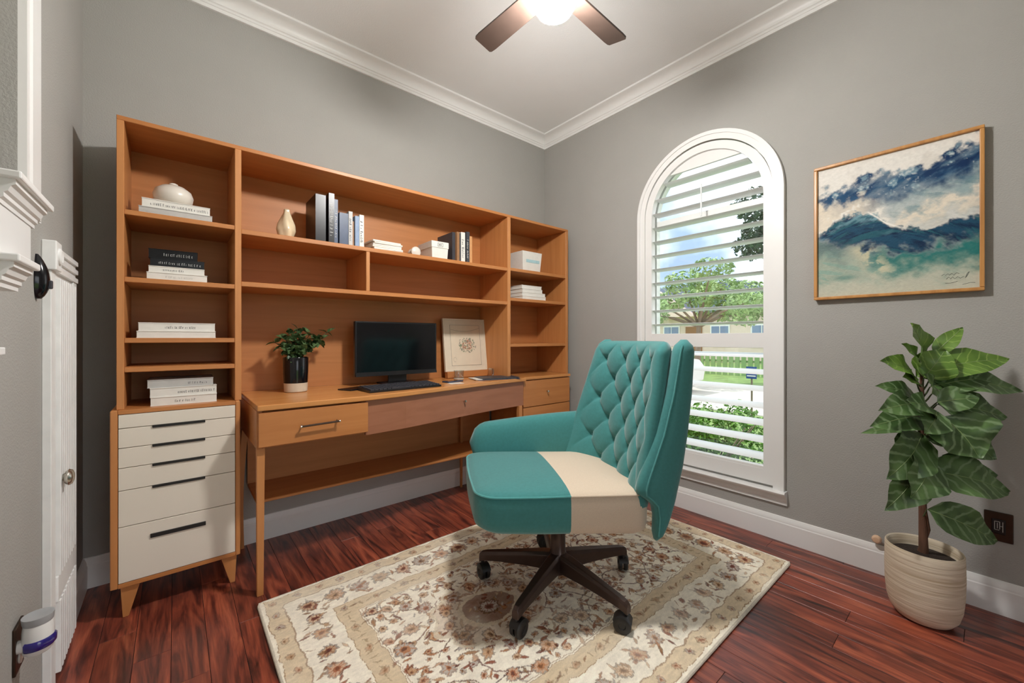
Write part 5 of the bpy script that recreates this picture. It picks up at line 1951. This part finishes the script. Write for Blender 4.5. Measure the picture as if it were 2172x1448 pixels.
# neighbouring house
M['stucco'] = mat('pink_stucco', lin(226, 206, 192), 0.9, var=0.04, scale=4)
M['roofm'] = mat('slate_roof', lin(120, 130, 152), 0.8, var=0.12, scale=6)
M['housewin'] = mat('house_window_glass', lin(120, 140, 170), 0.15, var=0.1)
ho = thing('house', 'pale pink neighbouring house with a blue-grey roof across the street', 'house', (22, 9.5, GZ))
MB().box(0, 7, -6, 7, 0, 2.9).build('walls', M['stucco'], ho)
MB().prism([(-6.5, 2.9), (7.5, 2.9), (4.2, 4.6), (-3.2, 4.6)], 'x', -0.5, 7.4).build('roof', M['roofm'], ho)
MB().prism([(-0.8, 2.7), (4.0, 2.7), (1.6, 4.4)], 'x', -0.9, 0.3).build('gable', M['stucco'], ho)
for yy in (-4.6, -2.4, 0.6, 2.2, 5.0):
    w = MB().box(-0.06, 0.02, yy, yy + 1.1, 0.9, 2.2).build('window', M['trim'], ho)
    for k in range(2):
        MB().box(-0.08, -0.055, yy + 0.08 + k * 0.5, yy + 0.52 + k * 0.5, 1.0, 2.1).build('pane', M['housewin'], w)
MB().box(-0.08, 0.02, -0.8, 0.2, 0.0, 2.1).build('door', M['bkbrown'], ho)
fe = thing('fence', 'low green picket fence in front of the pale house', 'fence', (13.5, 6.0, GZ))
M['fence'] = mat('green_fence', lin(136, 164, 110), 0.8, var=0.1)
for k in range(46):
    MB().box(-0.02, 0.02, -5 + k * 0.22, -5 + k * 0.22 + 0.15, 0, 0.75).build('picket', M['fence'], fe) if k == 0 else None
    if k == 0:
        pk = fe.children[0].data
    else:
        o = link('picket', pk, fe)
        o.location = (0, k * 0.22, 0)
MB().box(0.02, 0.05, -5, 5.2, 0.2, 0.28).build('rail', M['fence'], fe)
MB().box(0.02, 0.05, -5, 5.2, 0.5, 0.58).build('rail', M['fence'], fe)

# parked car
M['carpaint'] = mat('white_car_paint', lin(226, 224, 220), 0.25, var=0.01, coat=0.5)
M['tyre'] = mat('tyre_rubber', lin(40, 40, 42), 0.8, var=0.1)
M['redlamp'] = mat('red_lens', lin(190, 26, 44), 0.2, var=0.05)
car = thing('car', 'white parked car seen through the lower shutter', 'car', (7.2, 4.35, GZ + 0.02), 0)
body = [(-2.1, 0.28), (-2.15, 0.62), (-2.0, 0.82), (-1.3, 0.92), (1.0, 0.94), (2.0, 0.86), (2.15, 0.6), (2.1, 0.28)]
MB().prism(body, 'x', -0.85, 0.85).build('body', M['carpaint'], car, bevel=0.04)
cab = [(-1.5, 0.9), (-0.95, 1.38), (0.45, 1.4), (1.15, 0.92)]
MB().prism(cab, 'x', -0.72, 0.72).build('cabin', M['carpaint'], car, bevel=0.05)
for (y0, y1) in ((-1.1, -0.2), (-0.12, 0.7)):
    MB().prism([(y0 - 0.08 if y0 < -1 else y0, 0.97), (y0 + 0.22 if y0 < -1 else y0, 1.3), (y1 - (0.25 if y1 > 0.5 else 0), 1.3), (y1, 0.97)], 'x', -0.735, -0.715).build('side_window', M['housewin'], car)
for yy in (-1.35, 1.35):
    for xx in (-0.86, 0.66):
        w = MB().lathe([(0.0, 0), (0.2, 0), (0.31, 0.0), (0.33, 0.03), (0.33, 0.17), (0.31, 0.2), (0, 0.2)], (xx, yy, 0.33), 24, 'x').build('wheel', M['tyre'], car, smooth=True)
        MB().lathe([(0.2, -0.012), (0.2, 0.0), (0.05, 0.0), (0.0, -0.012)], (xx, yy, 0.33), 20, 'x').build('hubcap', M['chrome'], w, smooth=True)
MB().box(-0.87, -0.6, -2.17, -2.0, 0.62, 0.74).build('tail_lamp', M['redlamp'], car, bevel=0.02)

# small blue yard sign
M['signblue'] = mat('sign_blue', lin(44, 78, 150), 0.5, var=0.03)
ys = thing('yard_sign', 'small blue and white striped yard sign behind the shrubs', 'sign', (2.6, -0.78, GZ))
MB().box(-0.008, 0.008, -0.008, 0.008, 0, 1.05).build('stake', M['branch'], ys)
pn = MB().box(-0.014, -0.008, -0.055, 0.055, 0.93, 1.07).build('panel', M['signblue'], ys)
for k in range(3):
    MB().box(-0.0155, -0.014, -0.046, 0.046, 0.955 + k * 0.036, 0.970 + k * 0.036).build('stripe', M['trim'], pn)

# maker's mark on the lower window pane frame: small white scratches
q = MB()
for pts in ([(0.0, 0.0), (0.014, 0.022), (0.028, 0.0), (0.0, 0.0)], [(0.034, 0.0), (0.034, 0.02)], [(0.046, 0.0), (0.042, 0.01), (0.048, 0.02), (0.056, 0.02), (0.06, 0.01), (0.056, 0.0), (0.046, 0.0)], [(0.068, 0.0), (0.068, 0.018)], [(0.076, 0.0), (0.076, 0.012)]):
    q.tube([(0.0985, -1.66 - a, 0.352 + b_) for a, b_ in pts], 0.0011, 4)
q.build('etched_mark', M['trim'], win)
